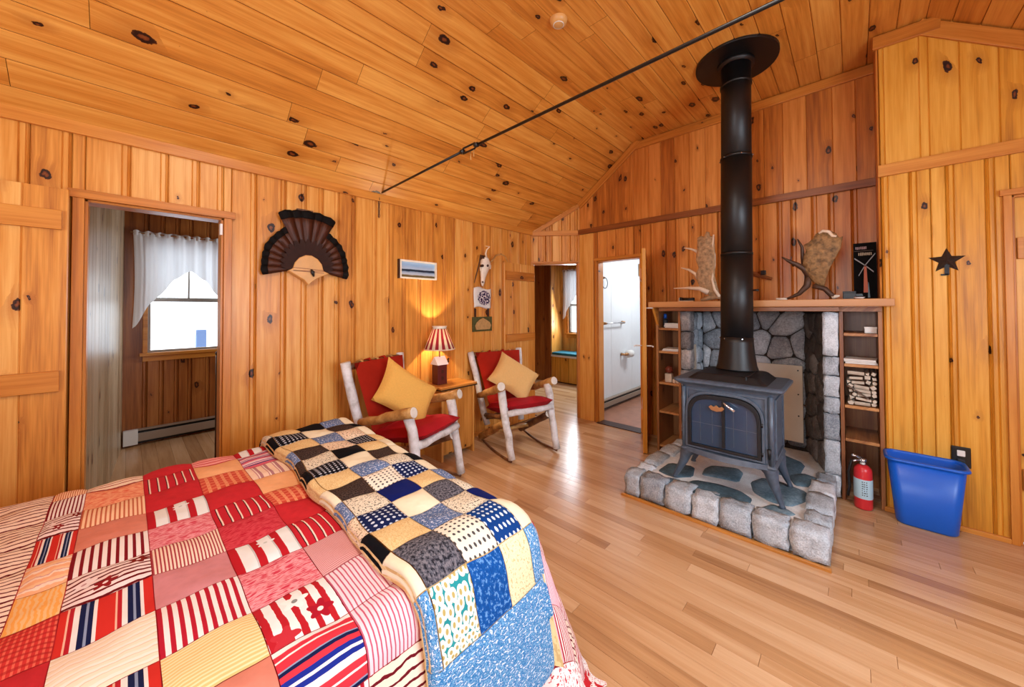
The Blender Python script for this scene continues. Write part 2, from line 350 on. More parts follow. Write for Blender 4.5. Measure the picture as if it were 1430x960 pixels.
# ------------------------------------------------------------------ mesh building
class MB:
    def __init__(s): s.v = []; s.f = []; s.uv = []
    def face(s, idx, uvs=None): s.f.append(tuple(idx)); s.uv.append(uvs)
    def box(s, c, d, mat=None):
        o = len(s.v); hx, hy, hz = d[0]/2, d[1]/2, d[2]/2
        for x in (-hx,hx):
            for y in (-hy,hy):
                for z in (-hz,hz):
                    p = Vector((x,y,z))
                    if mat: p = mat @ p
                    s.v.append(Vector(c)+p)
        a = 2 if d[2] == max(d) else (1 if d[1] == max(d) else 0)   # grain axis
        for q in ((0,1,3,2),(4,6,7,5),(0,4,5,1),(2,3,7,6),(0,2,6,4),(1,5,7,3)):
            uv = []
            for k in q:
                p = s.v[o+k]; r = [(-hx,hx)[k>>2&1], (-hy,hy)[k>>1&1], (-hz,hz)[k&1]]
                al = r[a]; ot = [r[i] for i in range(3) if i != a]
                uv.append((al+c[0]*1.3+c[2]*.7, ot[0]+ot[1]+c[1]))
            s.face([o+k for k in q], uv)
        return s
    def b2(s, a, b):   # box by corners
        return s.box([(a[i]+b[i])/2 for i in range(3)], [abs(b[i]-a[i]) for i in range(3)])
    def tube(s, pts, rad, n=10, caps=True):
        o = len(s.v); P = [Vector(p) for p in pts]
        if isinstance(rad, (int,float)): rad = [rad]*len(P)
        up = None; L = 0
        for i, p in enumerate(P):
            t = (P[min(i+1,len(P)-1)]-P[max(i-1,0)]).normalized()
            if up is None: up = Vector((0,0,1)) if abs(t.z) < .9 else Vector((1,0,0))
            a = t.cross(up).normalized(); b = a.cross(t).normalized(); up = b
            if i: L += (p-P[i-1]).length
            for k in range(n):
                w = 2*PI*k/n; s.v.append(p+(a*math.cos(w)+b*math.sin(w))*rad[i])
        for i in range(len(P)-1):
            for k in range(n):
                k2 = (k+1)%n
                s.face((o+i*n+k, o+i*n+k2, o+(i+1)*n+k2, o+(i+1)*n+k), [(i,k/n),(i,(k+1)/n),(i+1,(k+1)/n),(i+1,k/n)])
        if caps:
            s.face([o+k for k in range(n)][::-1]); s.face([o+(len(P)-1)*n+k for k in range(n)])
        return s
    def lathe(s, prof, n=24, c=(0,0,0), sy=1):
        o = len(s.v)
        for r, z in prof:
            for k in range(n):
                w = 2*PI*k/n; s.v.append(Vector((c[0]+r*math.cos(w), c[1]+sy*r*math.sin(w), c[2]+z)))
        for i in range(len(prof)-1):
            for k in range(n):
                k2 = (k+1)%n
                s.face((o+i*n+k, o+i*n+k2, o+(i+1)*n+k2, o+(i+1)*n+k), [(k/n,i),((k+1)/n,i),((k+1)/n,i+1),(k/n,i+1)])
        return s
    def grid(s, fn, nu, nv, uvf=None):
        o = len(s.v)
        for i in range(nu+1):
            for j in range(nv+1): s.v.append(Vector(fn(i/nu, j/nv)))
        for i in range(nu):
            for j in range(nv):
                q = (o+i*(nv+1)+j, o+(i+1)*(nv+1)+j, o+(i+1)*(nv+1)+j+1, o+i*(nv+1)+j+1)
                s.face(q, [(i/nu,j/nv),((i+1)/nu,j/nv),((i+1)/nu,(j+1)/nv),(i/nu,(j+1)/nv)])
        return s
    def prism(s, poly, fr, d0, d1):   # polygon in frame fr(u,v,d) extruded d0..d1
        o = len(s.v); n = len(poly)
        for d in (d0, d1):
            for u, v in poly: s.v.append(Vector(fr(u, v, d)))
        us = [p[0] for p in poly]; vs = [p[1] for p in poly]
        s.face([o+k for k in range(n)][::-1], [poly[k] for k in range(n)][::-1])
        s.face([o+n+k for k in range(n)], [poly[k] for k in range(n)])
        for k in range(n):
            k2 = (k+1)%n; s.face((o+k, o+k2, o+n+k2, o+n+k), [(poly[k][0],0),(poly[k2][0],0),(poly[k2][0],.02),(poly[k][0],.02)])
        return s
    def obj(s, name, mat, parent=None, smooth=False, bevel=0, sub=0, solid=0):
        me = bpy.data.meshes.new(name); me.from_pydata([tuple(v) for v in s.v], [], s.f)
        if any(u is not None for u in s.uv):
            ul = me.uv_layers.new(name='UVMap'); data = []
            for f, u in zip(s.f, s.uv):
                for k in range(len(f)): data += (u[k] if u else (0,0))[:2]
            ul.data.foreach_set('uv', data)
        me.materials.append(M[mat] if isinstance(mat, str) else mat)
        if smooth: me.polygons.foreach_set('use_smooth', [True]*len(me.polygons))
        me.update()
        o = bpy.data.objects.new(name, me); COL.objects.link(o)
        if parent: o.parent = parent; o.matrix_parent_inverse = parent.matrix_basis.inverted()
        if solid: md = o.modifiers.new('s','SOLIDIFY'); md.thickness = solid; md.offset = 0
        if bevel: md = o.modifiers.new('b','BEVEL'); md.width = bevel; md.segments = 2; md.limit_method = 'ANGLE'
        if sub: md = o.modifiers.new('u','SUBSURF'); md.levels = sub; md.render_levels = sub
        return o
def tag(o, label, cat, group=None):
    o['label'] = label; o['category'] = cat
    if group: o['group'] = group
    return o
def thing(name, label, cat, loc=(0,0,0), group=None, rz=0):
    o = bpy.data.objects.new(name, None); COL.objects.link(o); o.location = loc; o.rotation_euler = (0,0,rz); o.empty_display_size = .1
    o.matrix_basis  # parts are authored in world coordinates, parent inverse keeps them there
    return tag(o, label, cat, group)
def struct(o): o['kind'] = 'structure'; return o
def semp(name):
    o = bpy.data.objects.new(name, None); COL.objects.link(o); return struct(o)

# ------------------------------------------------------------------ boarded surfaces
def cuts(a, b, w, jit, extra=()):
    xs = [a]
    while xs[-1] < b-w*1.2: xs.append(xs[-1]+w*(1+R.uniform(-jit, jit)))
    xs.append(b)
    for e in extra:
        if a < e < b:
            xs = [x for x in xs if abs(x-e) > .035 or x in (a, b)]; xs.append(e)
    return sorted(set(xs))
def subtract(z0, z1, hs):
    iv = [(z0, z1)]
    for a, b in hs:
        n = []
        for p, q in iv:
            if b <= p or a >= q: n.append((p,q)); continue
            if a > p: n.append((p,a))
            if b < q: n.append((b,q))
        iv = n
    return iv
def board_mesh(name, mat, parent, fr, u0, u1, v00, v01, v10, v11, bead=True, th=.012):
    """one board: across u0..u1, along from v00/v01 (bottom at u0/u1) to v10/v11 (top)"""
    g = .0025; w = u1-u0
    if bead and w > .07: pr = [(0,-.010),(.005,0),(w-.036,0),(w-.032,-.006),(w-.028,0),(w-.014,0),(w-.010,-.006),(w-.006,0),(w-.0005,-.009)]
    else: pr = [(0,-.006),(.004,0),(w-.004,0),(w,-.006)]
    b = MB(); ou, ov = R.uniform(0,40), R.uniform(0,40)
    for (t, d) in pr:
        k = t/w; za = v00+(v01-v00)*k; zb = v10+(v11-v10)*k
        b.v.append(Vector(fr(u0+t, za, th+d))); b.v.append(Vector(fr(u0+t, zb, th+d)))
    for i in range(len(pr)-1):
        q = (2*i, 2*i+2, 2*i+3, 2*i+1)
        def U(j): p = pr[j//2]; return (ou+(v10 if j%2 else v00), ov+p[0])
        b.face(q, [U(j) for j in q])
    # end faces
    e = [len(b.v)]
    return b.obj(name, mat, parent)
def wall(name, mat, org, du, dn, u0, u1, z0, top, holes=(), w=.14, jit=.3, th=.09, bead=True, breaks=(), zb=None):
    """vertical boarded wall. top: function of u. holes: (ua,ub,za,zb)"""
    org = Vector(org); du = Vector(du).normalized(); dn = Vector(dn).normalized()
    fr = lambda u, v, d: org+du*u+dn*d+Vector((0,0,v))
    ex = [h[0] for h in holes]+[h[1] for h in holes]+list(breaks)
    xs = cuts(u0, u1, w, jit, ex); back = MB(); cells = []
    bx = sorted(set([u0,u1]+[e for e in ex if u0 < e < u1]))
    for a, b in zip(bx, bx[1:]):
        mid = (a+b)/2; hs = [(h[2],h[3]) for h in holes if h[0] < mid < h[1]]
        for p, q in subtract(z0, 99, hs):
            ta, tb = (top(a), top(b)) if q == 99 else (q, q)
            if q == 99 and min(ta,tb) <= p: continue
            back.prism([(a,p),(b,p),(b,tb),(a,ta)], fr, -th, 0)
    root = struct(back.obj(name, 'gap'))
    for a, b in zip(xs, xs[1:]):
        mid = (a+b)/2; hs = [(h[2],h[3]) for h in holes if h[0] < mid < h[1]]
        if zb: hs = hs+[(zb,98)]
        for p, q in subtract(z0, 99, hs):
            if zb and q == 99: continue
            ta, tb = (top(a), top(b)) if q == 99 else (q, q)
            if min(ta,tb)-p < .01: continue
            board_mesh('board', mat, root, fr, a, b, p, p, ta, tb, bead)
    if zb:
        xs = cuts(u0, u1, .145, .12, breaks)
        for a, b in zip(xs, xs[1:]): board_mesh('board', mat, root, fr, a, b, zb+.002, zb+.002, max(zb+.003,top(a)), max(zb+.003,top(b)), False)
    return root

YA, XB, XR, XH = 2.905, 3.792, 3.433, 2.44
ZP, ZC = 2.28, 3.15
YF1, YF2 = 1.744, -.357
YN = -1.515                      # wall behind / right of camera
XL = -2.4
def ceil_at(y):
    if y > YF1: return ZC-(y-YF1)*(ZC-ZP)/(YA-YF1)
    if y < YF2: return ZC-(YF2-y)*(ZC-ZP)/(YA-YF1)
    return ZC
# left wall (A): opening to the back bedroom
HD = (-.157, .411, 0, 1.905)
wall('wall_left', 'pine_a', (0,YA,0), (1,0,0), (0,-1,0), XL, 3.44, 0, lambda u: ZP+.03, [HD], w=.145, jit=.28, breaks=(-.2,.45))
# corner wall across the A/B corner, with a doorway
DA, DB = Vector((3.428,YA,0)), Vector((XB,2.435,0)); DL = (DB-DA).length; DU = (DB-DA)/DL; DN = Vector((-DB.y+DA.y, 0, 0)); DN = Vector((DU.y, -DU.x, 0))
if DN.dot(Vector((-1,-1,0))) < 0: DN = -DN
cd = lambda u: ceil_at(DA.y+DU.y*u)+.02
wall('wall_corner', 'pine_a', DA, DU, DN, 0, DL, 0, cd, [(.02, DL-.03, 0, 1.885)], w=.1, jit=.2)
# back wall (B): bathroom doorway, fireplace recess
BH = (1.667, 2.189, 0, 1.885)
wb = wall('wall_back', 'pine_b', (XB,0,0), (0,1,0), (-1,0,0), -.16, 2.44, 0, lambda u: ceil_at(u)+.02, [BH, (-.16,1.40,0,1.36)], w=.13, jit=.3, breaks=(YF1, 2.25), zb=2.25)
# right wall
def jog(): pass
wall('wall_right', 'pine_r', (XR,0,0), (0,1,0), (-1,0,0), YN, -.14, 0, lambda u: ceil_at(u)+.02, [(-1.3,-.655,0,1.96)], w=.15, jit=.2, breaks=(YF2,), zb=2.22)
wall('wall_right_return', 'pine_b', (XR,-.14,0), (1,0,0), (0,1,0), 0.0, XB-XR, 0, lambda u: ZC+.02, w=.18, jit=.1)
# walls behind the camera
wall('wall_near', 'pine_a', (0,YN,0), (1,0,0), (0,1,0), XL, XR, 0, lambda u: ZP+.03, [(.35,1.85,.9,2.0)], w=.3, jit=.1, bead=False)
wall('wall_rear', 'pine_a', (XL,0,0), (0,1,0), (1,0,0), YN, YA, 0, lambda u: ceil_at(u)+.02, [(-.3,1.3,.95,2.05)], w=.3, jit=.1, bead=False)

# ceiling of boards running along x
ce = semp('ceiling')
bk = MB()
def cy_slab(y0, y1, z0, z1):
    bk.v += [Vector((x,y,z+dz)) for dz in (.02,.08) for (x,y,z) in ((XL,y0,z0),(XB+.02,y0,z0),(XB+.02,y1,z1),(XL,y1,z1))]
    o = len(bk.v)-8
    for q in ((0,1,2,3),(7,6,5,4),(0,4,5,1),(1,5,6,2),(2,6,7,3),(3,7,4,0)): bk.face([o+k for k in q])
for (a, b) in ((YA+.02, YF1), (YF1, YF2), (YF2, YN-.02)): cy_slab(a, b, ceil_at(a), ceil_at(b))
bk.obj('ceiling_backing', 'gap', ce)
def ceil_run(ya, yb, w=.135):
    n = max(1, round(math.hypot(yb-ya, ceil_at(yb)-ceil_at(ya))/w))
    for i in range(n):
        a = ya+(yb-ya)*i/n; b = ya+(yb-ya)*(i+1)/n
        xs = [XL]; xs.append(XL+R.uniform(.4,2.4))
        while xs[-1] < XB-1.0: xs.append(xs[-1]+R.uniform(1.0,2.6))
        xs = [x for x in xs if x < XB-.3]+[XB+.01]
        W = math.hypot(b-a, ceil_at(b)-ceil_at(a)); sl = (ceil_at(b)-ceil_at(a))/W; cs = (b-a)/W
        nrm = Vector((0, sl, -cs)) if cs > 0 else Vector((0,-sl, cs))
        if nrm.z > 0: nrm = -nrm
        base = Vector((0,a,ceil_at(a)))
        fr = lambda u, v, d: base+Vector((v,0,0))+Vector((0,cs,sl))*u+nrm*(d-.004)
        for p, q in zip(xs, xs[1:]):
            board_mesh('board', 'pine_c', ce, fr, 0, W-.0015, p+.001, p+.001, q-.001, q-.001, False)
ceil_run(YA, YF1); ceil_run(YF1, YF2); ceil_run(YF2, YN)

# floor boards running along y
fl = semp('floor')
MB().b2((XL-.1,YN-.1,-.08),(6.0,5.3,-.004)).obj('subfloor', 'gap', fl)
strips = []
x = XL
while x < 5.4:
    y = YN; w = .068
    ymax = YA if x < 3.45 else 4.95
    if x > 3.8: y = 2.46
    y -= R.uniform(0,1)
    while y < ymax:
        l = R.uniform(.55,1.5); y0 = max(y, YN if x < 3.8 else 2.46); y1 = min(y+l, ymax); y += l
        if y1-y0 > .02: strips.append((x, x+w, y0, y1))
    x += w
def seen(s):   # in view and not under the bed
    xm, ym = (s[0]+s[1])/2, (s[2]+s[3])/2
    if s[1] < .95: return False
    if xm < 1.9 and ym > 2.45: return False
    d = xm*math.cos(YAW)+ym*math.sin(YAW); r = xm*math.sin(YAW)-ym*math.cos(YAW)
    return d > .7 and abs(r/d) < 1.5
sel = sorted([s for s in strips if seen(s)], key=lambda s: s[0]**2+s[2]**2)[:298]; ss = set(sel)
rest = MB()
def strip(b, s, th=.012):
    x0, x1, y0, y1 = s; ou, ov = R.uniform(0,40), R.uniform(0,40); g = .001
    o = len(b.v)
    b.v += [Vector(p) for p in ((x0,y0,-.0035),(x0+g,y0+g,0),(x1-g,y0+g,0),(x1,y0,-.0035),(x0,y1,-.0035),(x0+g,y1-g,0),(x1-g,y1-g,0),(x1,y1,-.0035))]
    L = y1-y0; W = x1-x0
    b.face((o+1,o+2,o+6,o+5), [(ou,ov),(ou,ov+W),(ou+L,ov+W),(ou+L,ov)])
    for q in ((0,1,5,4),(2,3,7,6),(0,3,2,1),(4,5,6,7)): b.face([o+k for k in q], [(ou,ov)]*4)
for s in strips:
    if s in ss: b = MB(); strip(b, s); b.obj('floor_board', 'floor', fl)
    else: strip(rest, s)
ro = rest.obj('floor_boards', 'floor', fl); ro['kind'] = 'stuff'

# trims of the main room
def trim(n, a, b, up, out, w, d, mat='trim', parent=None, name=None):
    """bar from a to b; w along 'up', d along 'out'"""
    a, b, up, out = Vector(a), Vector(b), Vector(up).normalized(), Vector(out).normalized()
    m = MB(); L = (b-a).length; ou = R.uniform(0,30)
    for p in (a, b):
        for (i, j) in ((0,0),(1,0),(1,1),(0,1)): m.v.append(p+up*w*i+out*d*j)
    for k in range(4):
        k2 = (k+1)%4; m.face((k,k2,4+k2,4+k), [(ou,k*.1),(ou,k*.1+w),(ou+L,k*.1+w),(ou+L,k*.1)])
    m.face((3,2,1,0)); m.face((4,5,6,7))
    o = m.obj(name or 'trim_%d' % n, mat, parent, bevel=.002)
    return o if parent else struct(o)
UP = (0,0,1)
trim(1, (XL,YA-.012,2.232), (3.43,YA-.012,2.232), UP, (0,-1,0), .062, .022)
trim(2, DA+Vector(DN)*.012+Vector((0,0,2.222)), DB+Vector(DN)*.012+Vector((0,0,2.222)), UP, DN, .06, .022)
trim(3, (XB-.012,2.44,2.225), (XB-.012,-.14,2.225), UP, (-1,0,0), .058, .03, 'trim_d')  # darker trim copy; the rail's shaded side is put into its colour
trim(4, (XR-.012,-.128,2.192), (XR-.012,YN,2.192), UP, (-1,0,0), .075, .024)
def gab(n, x, y0, y1, w=.075, mat='trim'):
    a, b = Vector((x,y0,ceil_at(y0)-.014)), Vector((x,y1,ceil_at(y1)-.014)); d = (b-a).normalized(); a = a-d*.012; b = b+d*.045; up = Vector((1,0,0)).cross(d)
    if up.z > 0: up = -up
    trim(n, a, b, up, (-1,0,0), w, .02+(n%2)*.0015, mat)
gab(5, XB-.012, 2.44, YF1-.02); gab(6, XB-.012, YF1+.01, -.14)
gab(7, XR-.012, -.128, YF2-.01, .085); gab(8, XR-.012, YF2+.01, YN, .085)
trim(9, DA+DN*.012+Vector((0,0,ceil_at(DA.y)-.02)), DB+DN*.012+Vector((0,0,ceil_at(DB.y)-.02)), (0,0,-1), DN, .05, .018)
trim(10, (XR-.012,-.128,0), (XR-.012,-.625,0), UP, (-1,0,0), .028, .02)
trim(11, (.45,YA-.012,0), (3.3,YA-.012,0), UP, (0,-1,0), .04, .015)
# door casings
def casing(n, org, du, dn, u0, u1, z1, w=.035, d=.022, mat='trim', depth=.1):
    org, du, dn = Vector(org), Vector(du), Vector(dn)
    P = lambda u, z, q: org+du*u+Vector((0,0,z))+dn*q
    root = semp('trim_%d' % n)
    trim(0, P(u0-w,0,.012), P(u0-w,z1,.012), du, dn, w, d, mat, root, 'side_casing')
    trim(0, P(u1,0,.012), P(u1,z1,.012), du, dn, w, d, mat, root, 'side_casing')
    trim(0, P(u0-w*1.4,z1,.012), P(u1+w*1.4,z1,.012), UP, dn, w*1.1, d*1.2, mat, root, 'head_casing')
    for a in (u0, u1):
        trim(0, P(a if a==u0 else a-.012,0,-depth), P(a if a==u0 else a-.012,z1,-depth), du, dn, .012, depth+.012, mat, root, 'jamb')
    trim(0, P(u0,z1-.012,-depth), P(u1,z1-.012,-depth), UP, dn, .012, depth+.012, mat, root, 'head_jamb')
    return root
casing(12, (0,YA,0), (1,0,0), (0,-1,0), HD[0], HD[1], 1.905, .04)
MB().b2((HD[1]-.018,YA-.02,1.80),(HD[1]-.006,YA+.02,1.87)).obj('hinge','white',bpy.data.objects['trim_12'])
casing(13, DA, DU, DN, .02, DL-.03, 1.885, .02, .015, 'trim')
casing(14, (XB,0,0), (0,1,0), (-1,0,0), BH[0], BH[1], 1.885, .03, .018)
trim(15, (XB-.012,2.235,0), (XB-.012,2.235,2.222), (0,1,0), (-1,0,0), .19, .018, 'pine_a')
casing(16, (XR,0,0), (0,1,0), (-1,0,0), -1.3, -.655, 1.96, .03, .02)
trim(17, (XL,YA-.0,-.005), (HD[0],YA,-.005), (0,1,0), UP, .02, .012)

# ------------------------------------------------------------------ doors
def battened_door(name, P, W, H, mat, nb, rails, label=None, th=.03):
    """P(u,z,d): leaf frame; boards, rails"""
    root = semp(name)
    if label: root['label'] = label
    xs = [W*i/nb for i in range(nb+1)]
    for a, b in zip(xs, xs[1:]):
        board_mesh('board', mat, root, P, a, b, .01, .01, H, H, False, .012)
    c = MB(); c.prism([(0,.01),(W,.01),(W,H),(0,H)], lambda u,v,d: P(u,v,d), -th+.006, .004); c.obj('core', mat, root)
    for z, h in rails:
        m = MB(); m.prism([(.02,z),(W-.02,z),(W-.02,z+h),(.02,z+h)], lambda u,v,d: P(u,v,d), .010, .030)
        m.obj('rail', 'trim' if mat != 'pine_b' else mat, root, bevel=.003)
    return root
# leaf folded back flat on the left wall
battened_door('door_1', lambda u,v,d: Vector((-.205-.56+u, YA-.055-d, v)), .56, 1.93, 'pine_a', 4, [(.935,.10),(1.725,.095)])
# narrow leaf folded back on the left wall beside the corner
battened_door('door_2', lambda u,v,d: Vector((2.885+u, YA-.05-d, v)), .53, 1.85, 'pine_a', 4, [(.95,.09),(1.655,.10)])
# bathroom leaf, swung wide open into the room
h0 = Vector((3.755,1.615,0)); h1 = Vector((3.235,1.405,0)); dd = (h1-h0).normalized(); dnn = Vector((dd.y,-dd.x,0))
if dnn.y < 0: dnn = -dnn
d3 = battened_door('door_3', lambda u,v,d: h0+dd*u+dnn*d+Vector((0,0,v)), .56, 1.88, 'pine_r', 4, [(.3,.1),(1.6,.1)])
def door_handle(root, p, out, mat='white'):
    p = Vector(p); out = Vector(out); b = MB().tube([p, p+out*.045], .007, 8); b.tube([p+out*.045-Vector((0,0,.0)), p+out*.05+dd*.07], .007, 8); b.lathe([(.022,-.001),(.022,.004),(0,.004)],12,p)
    b.obj('door_handle', mat, root, True)
door_handle(d3, h0+dd*.50+dnn*.03+Vector((0,0,.98)), dnn)
door_handle(d3, h0+dd*.50-dnn*.03+Vector((0,0,.98)), -dnn)
for z in (.25,1.62):
    MB().b2((h0.x-.012,h0.y-.02,z),(h0.x+.02,h0.y+.02,z+.08)).obj('hinge','brass',d3)
b = MB().tube([h0+dd*.54-dnn*.02+Vector((0,0,1.33)), h0+dd*.54-dnn*.08+Vector((0,0,1.33)), h0+dd*.54-dnn*.09+Vector((0,0,1.37))], .005, 8); b.obj('coat_hook','white',d3,True)
# entry door beyond the right edge of the view
battened_door('door_4', lambda u,v,d: Vector((XR+.03-d, -1.3+u, v)), .645, 1.95, 'pine_r', 5, [(.3,.12),(1.6,.12)])

# ------------------------------------------------------------------ rooms beyond
# back bedroom
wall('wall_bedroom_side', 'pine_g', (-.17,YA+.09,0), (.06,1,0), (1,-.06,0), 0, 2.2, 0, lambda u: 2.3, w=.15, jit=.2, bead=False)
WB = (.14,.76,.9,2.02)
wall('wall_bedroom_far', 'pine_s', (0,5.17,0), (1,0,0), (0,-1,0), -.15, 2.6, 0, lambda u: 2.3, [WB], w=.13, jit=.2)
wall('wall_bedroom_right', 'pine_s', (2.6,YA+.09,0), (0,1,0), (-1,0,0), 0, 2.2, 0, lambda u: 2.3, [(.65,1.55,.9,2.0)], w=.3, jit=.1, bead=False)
BWIN = True
cb = semp('ceiling_bedroom')
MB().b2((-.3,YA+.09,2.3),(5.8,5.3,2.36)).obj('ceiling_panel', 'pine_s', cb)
bf = semp('floor_bedroom'); x = -.3
while x < 2.65:
    b = MB(); strip(b, (x, x+.1, YA+.005, 5.2)); b.obj('floor_board', 'floor', bf); x += .1
def sash_window(name, P, x0, x1, z0, z1, mid, cas=.035, munt=True, mat='trim', frmat='sash'):
    """P(u,z,d) d towards the room. upper and lower sash, panes, sill"""
    root = semp(name)
    def bar(n, a, b, m, d0=-.05, d1=.0):
        q = MB(); q.prism([(a[0],a[1]),(b[0],a[1]),(b[0],b[1]),(a[0],b[1])], P, d0, d1); return q.obj(n, m, root, bevel=.002)
    for a, b in (((x0-cas,z0),(x0,z1)), ((x1,z0),(x1+cas,z1)), ((x0-cas,z1),(x1+cas,z1+cas*1.2))): bar('casing', a, b, mat, .012, .032)
    bar('sill', (x0-cas*1.6,z0-.03), (x1+cas*1.6,z0), mat, .0, .06)
    bar('apron', (x0-cas,z0-.085), (x1+cas,z0-.03), mat, .01, .03)
    f = .022
    for nm, a, b, d in (('lower_sash', z0, mid, -.035), ('upper_sash', mid, z1, -.06)):
        s = MB()
        for q in ([(x0,a),(x0+f,a),(x0+f,b),(x0,b)], [(x1-f,a),(x1,a),(x1,b),(x1-f,b)], [(x0+f,a),(x1-f,a),(x1-f,a+f),(x0+f,a+f)], [(x0+f,b-f),(x1-f,b-f),(x1-f,b),(x0+f,b)]): s.prism(q, P, d, d+.022)
        if munt and nm == 'upper_sash': xm = (x0+x1)/2; s.prism([(xm-.008,a+f),(xm+.008,a+f),(xm+.008,b-f),(xm-.008,b-f)], P, d, d+.02)
        so = s.obj(nm, frmat, root)
        g = MB(); g.prism([(x0+f,a+f),(x1-f,a+f),(x1-f,b-f),(x0+f,b-f)], P, d+.009, d+.012); g.obj('pane', 'glass', so)
    return root
sash_window('window_1', lambda u,v,d: Vector((u,5.17-d,v)), *WB, 1.435)
sash_window('window_5', lambda u,v,d: Vector((2.6-d,YA+.09+u,v)), .65,1.55,.9,2.0,1.45)
# swagged sheer curtain
def swag(name, label, P, x0, x1, ztop, bot, n=44, rod=True):
    t = thing(name, label, 'curtain', P((x0+x1)/2, ztop, .05))
    b = MB(); 
    def fn(i, j):
        x = x0+(x1-x0)*i; zb = bot(x); z = ztop-(ztop-zb)*j
        d = .045+.012*math.sin(i*n*1.15)+.006*math.sin(i*n*2.7+1)*(1-j*.3)+.008*j
        pin = .014*math.sin(j*3)*math.cos(i*PI)
        return P(x+pin, z+(.008*math.sin(i*n*2.2) if j == 0 else 0), d)
    b.grid(fn, 88, 14); b.obj('drape', 'curtain', t, True)
    hb = MB(); hb.grid(lambda i,j: P(x0+(x1-x0)*i, ztop-.03+.045*j+.007*math.sin(i*60)*j, .047+.016*math.sin(i*70)), 110, 3); hb.obj('ruffled_heading', 'curtain', t, True)
    MB().tube([P(x0-.02,ztop-.005,.045), P(x1+.02,ztop-.005,.045)], .007, 8).obj('rod', 'brass', t, True)
    return t
def interp(x, pts):
    for (a, p), (b, q) in zip(pts, pts[1:]):
        if a <= x <= b: k = (x-a)/(b-a); return p+(q-p)*(k*k*(3-2*k)*.4+k*.6)
    return pts[0][1] if x < pts[0][0] else pts[-1][1]
swag('swag_curtain', 'white sheer swag curtain on the window seen through the left doorway', lambda u,v,d: Vector((u,5.13-d,v)), .03, .88, 2.09,
     lambda x: interp(abs(x-.45), [(0,1.735),(.12,1.64),(.23,1.475),(.3,1.39),(.4,1.17),(.44,1.13)]))
# baseboard heater of the bedroom
def heater(label, a, b, out, h=.16):
    a, b, out = Vector(a), Vector(b), Vector(out); t = thing('baseboard_heater', label, 'heater', a)
    d = (b-a).normalized(); L = (b-a).length
    P = lambda u,v,q: a+d*u+Vector((0,0,v))+out*q
    m = MB(); m.prism([(0,.02),(.1,.02),(.1,h),(0,h)], P, 0, .062); m.obj('end_box', 'white', t, bevel=.003)
    m = MB(); m.prism([(.1,.045),(L,.045),(L,h-.035),(.1,h-.035)], P, .04, .055); m.obj('front_cover', plainm['heat'], t, bevel=.003)
    m = MB(); m.prism([(.1,h-.012),(L,h-.012),(L,h),(.1,h)], P, 0, .05); m.obj('top_lip', plainm['heat'], t)
    m = MB(); m.prism([(.1,.02),(L,.02),(L,h-.014),(.1,h-.014)], P, 0, .03); m.obj('dark_core', 'black', t)
plainm = {'heat': plain('beige_heater_enamel', '9a8878', .4)}
heater('low baseboard heater under the window of the back bedroom', (-.02,5.155,0), (1.4,5.155,0), (0,-1,0))
# end of a dark bed in the back bedroom
t = thing('wooden_bed_end', 'dark wooden bed end just inside the left doorway', 'bed', (.56,4.15,0))
b = MB().tube([(.56,4.15,0),(.56,4.15,.92)], [.02,.018], 10); b.lathe([(0,.965),(.016,.955),(.024,.94),(.016,.92),(.014,.91)],12,(.56,4.15,0)); b.obj('post','darkwood',t,True)
MB().b2((.57,4.135,.3),(1.3,4.165,.82)).obj('panel','darkwood',t,bevel=.004)
# hall and window bench beyond the corner doorway
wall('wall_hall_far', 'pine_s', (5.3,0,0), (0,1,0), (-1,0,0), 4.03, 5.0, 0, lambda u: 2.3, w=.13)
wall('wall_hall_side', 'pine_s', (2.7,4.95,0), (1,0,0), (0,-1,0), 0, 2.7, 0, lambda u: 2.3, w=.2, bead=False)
wall('wall_bay_side', 'pine_a', (5.3,4.03,0), (1,0,0), (0,-1,0), 0, .4, 0, lambda u: 2.3, w=.12, bead=False)
WH = (3.15,3.88,.87,2.0)
wall('wall_bay', 'pine_a', (5.65,0,0), (0,1,0), (-1,0,0), 2.5, 4.03, 0, lambda u: 2.3, [WH], w=.13)
sash_window('window_2', lambda u,v,d: Vector((5.65-d,u,v)), *WH, 1.39, munt=False)
swag('swag_curtain', 'white sheer swag curtain over the window bench beyond the corner doorway', lambda u,v,d: Vector((5.61-d,u,v)), 3.1, 3.95, 2.03,
     lambda x: interp(abs(x-3.52), [(0,1.66),(.12,1.57),(.22,1.45),(.3,1.36),(.4,1.15),(.44,1.12)]))
t = thing('window_bench', 'pine window bench with panelled front in the bay beyond the corner doorway', 'bench', (5.45,3.5,0))
for i in range(8):
    board_mesh('panel_board', 'pine_r', t, lambda u,v,d: Vector((5.315-d,2.55+u,v)), .185*i, .185*i+.18, .02, .02, .46, .46, False)
MB().b2((5.28,2.52,.46),(5.64,4.02,.495)).obj('seat_board','white',t,bevel=.003)
MB().b2((5.32,2.52,0),(5.64,4.02,.46)).obj('carcass','gap',t)
tag(MB().b2((5.275,2.55,.496),(5.63,4.0,.54)).obj('seat_cushion','teal',bevel=.012), 'flat teal cushion on the window bench', 'cushion')
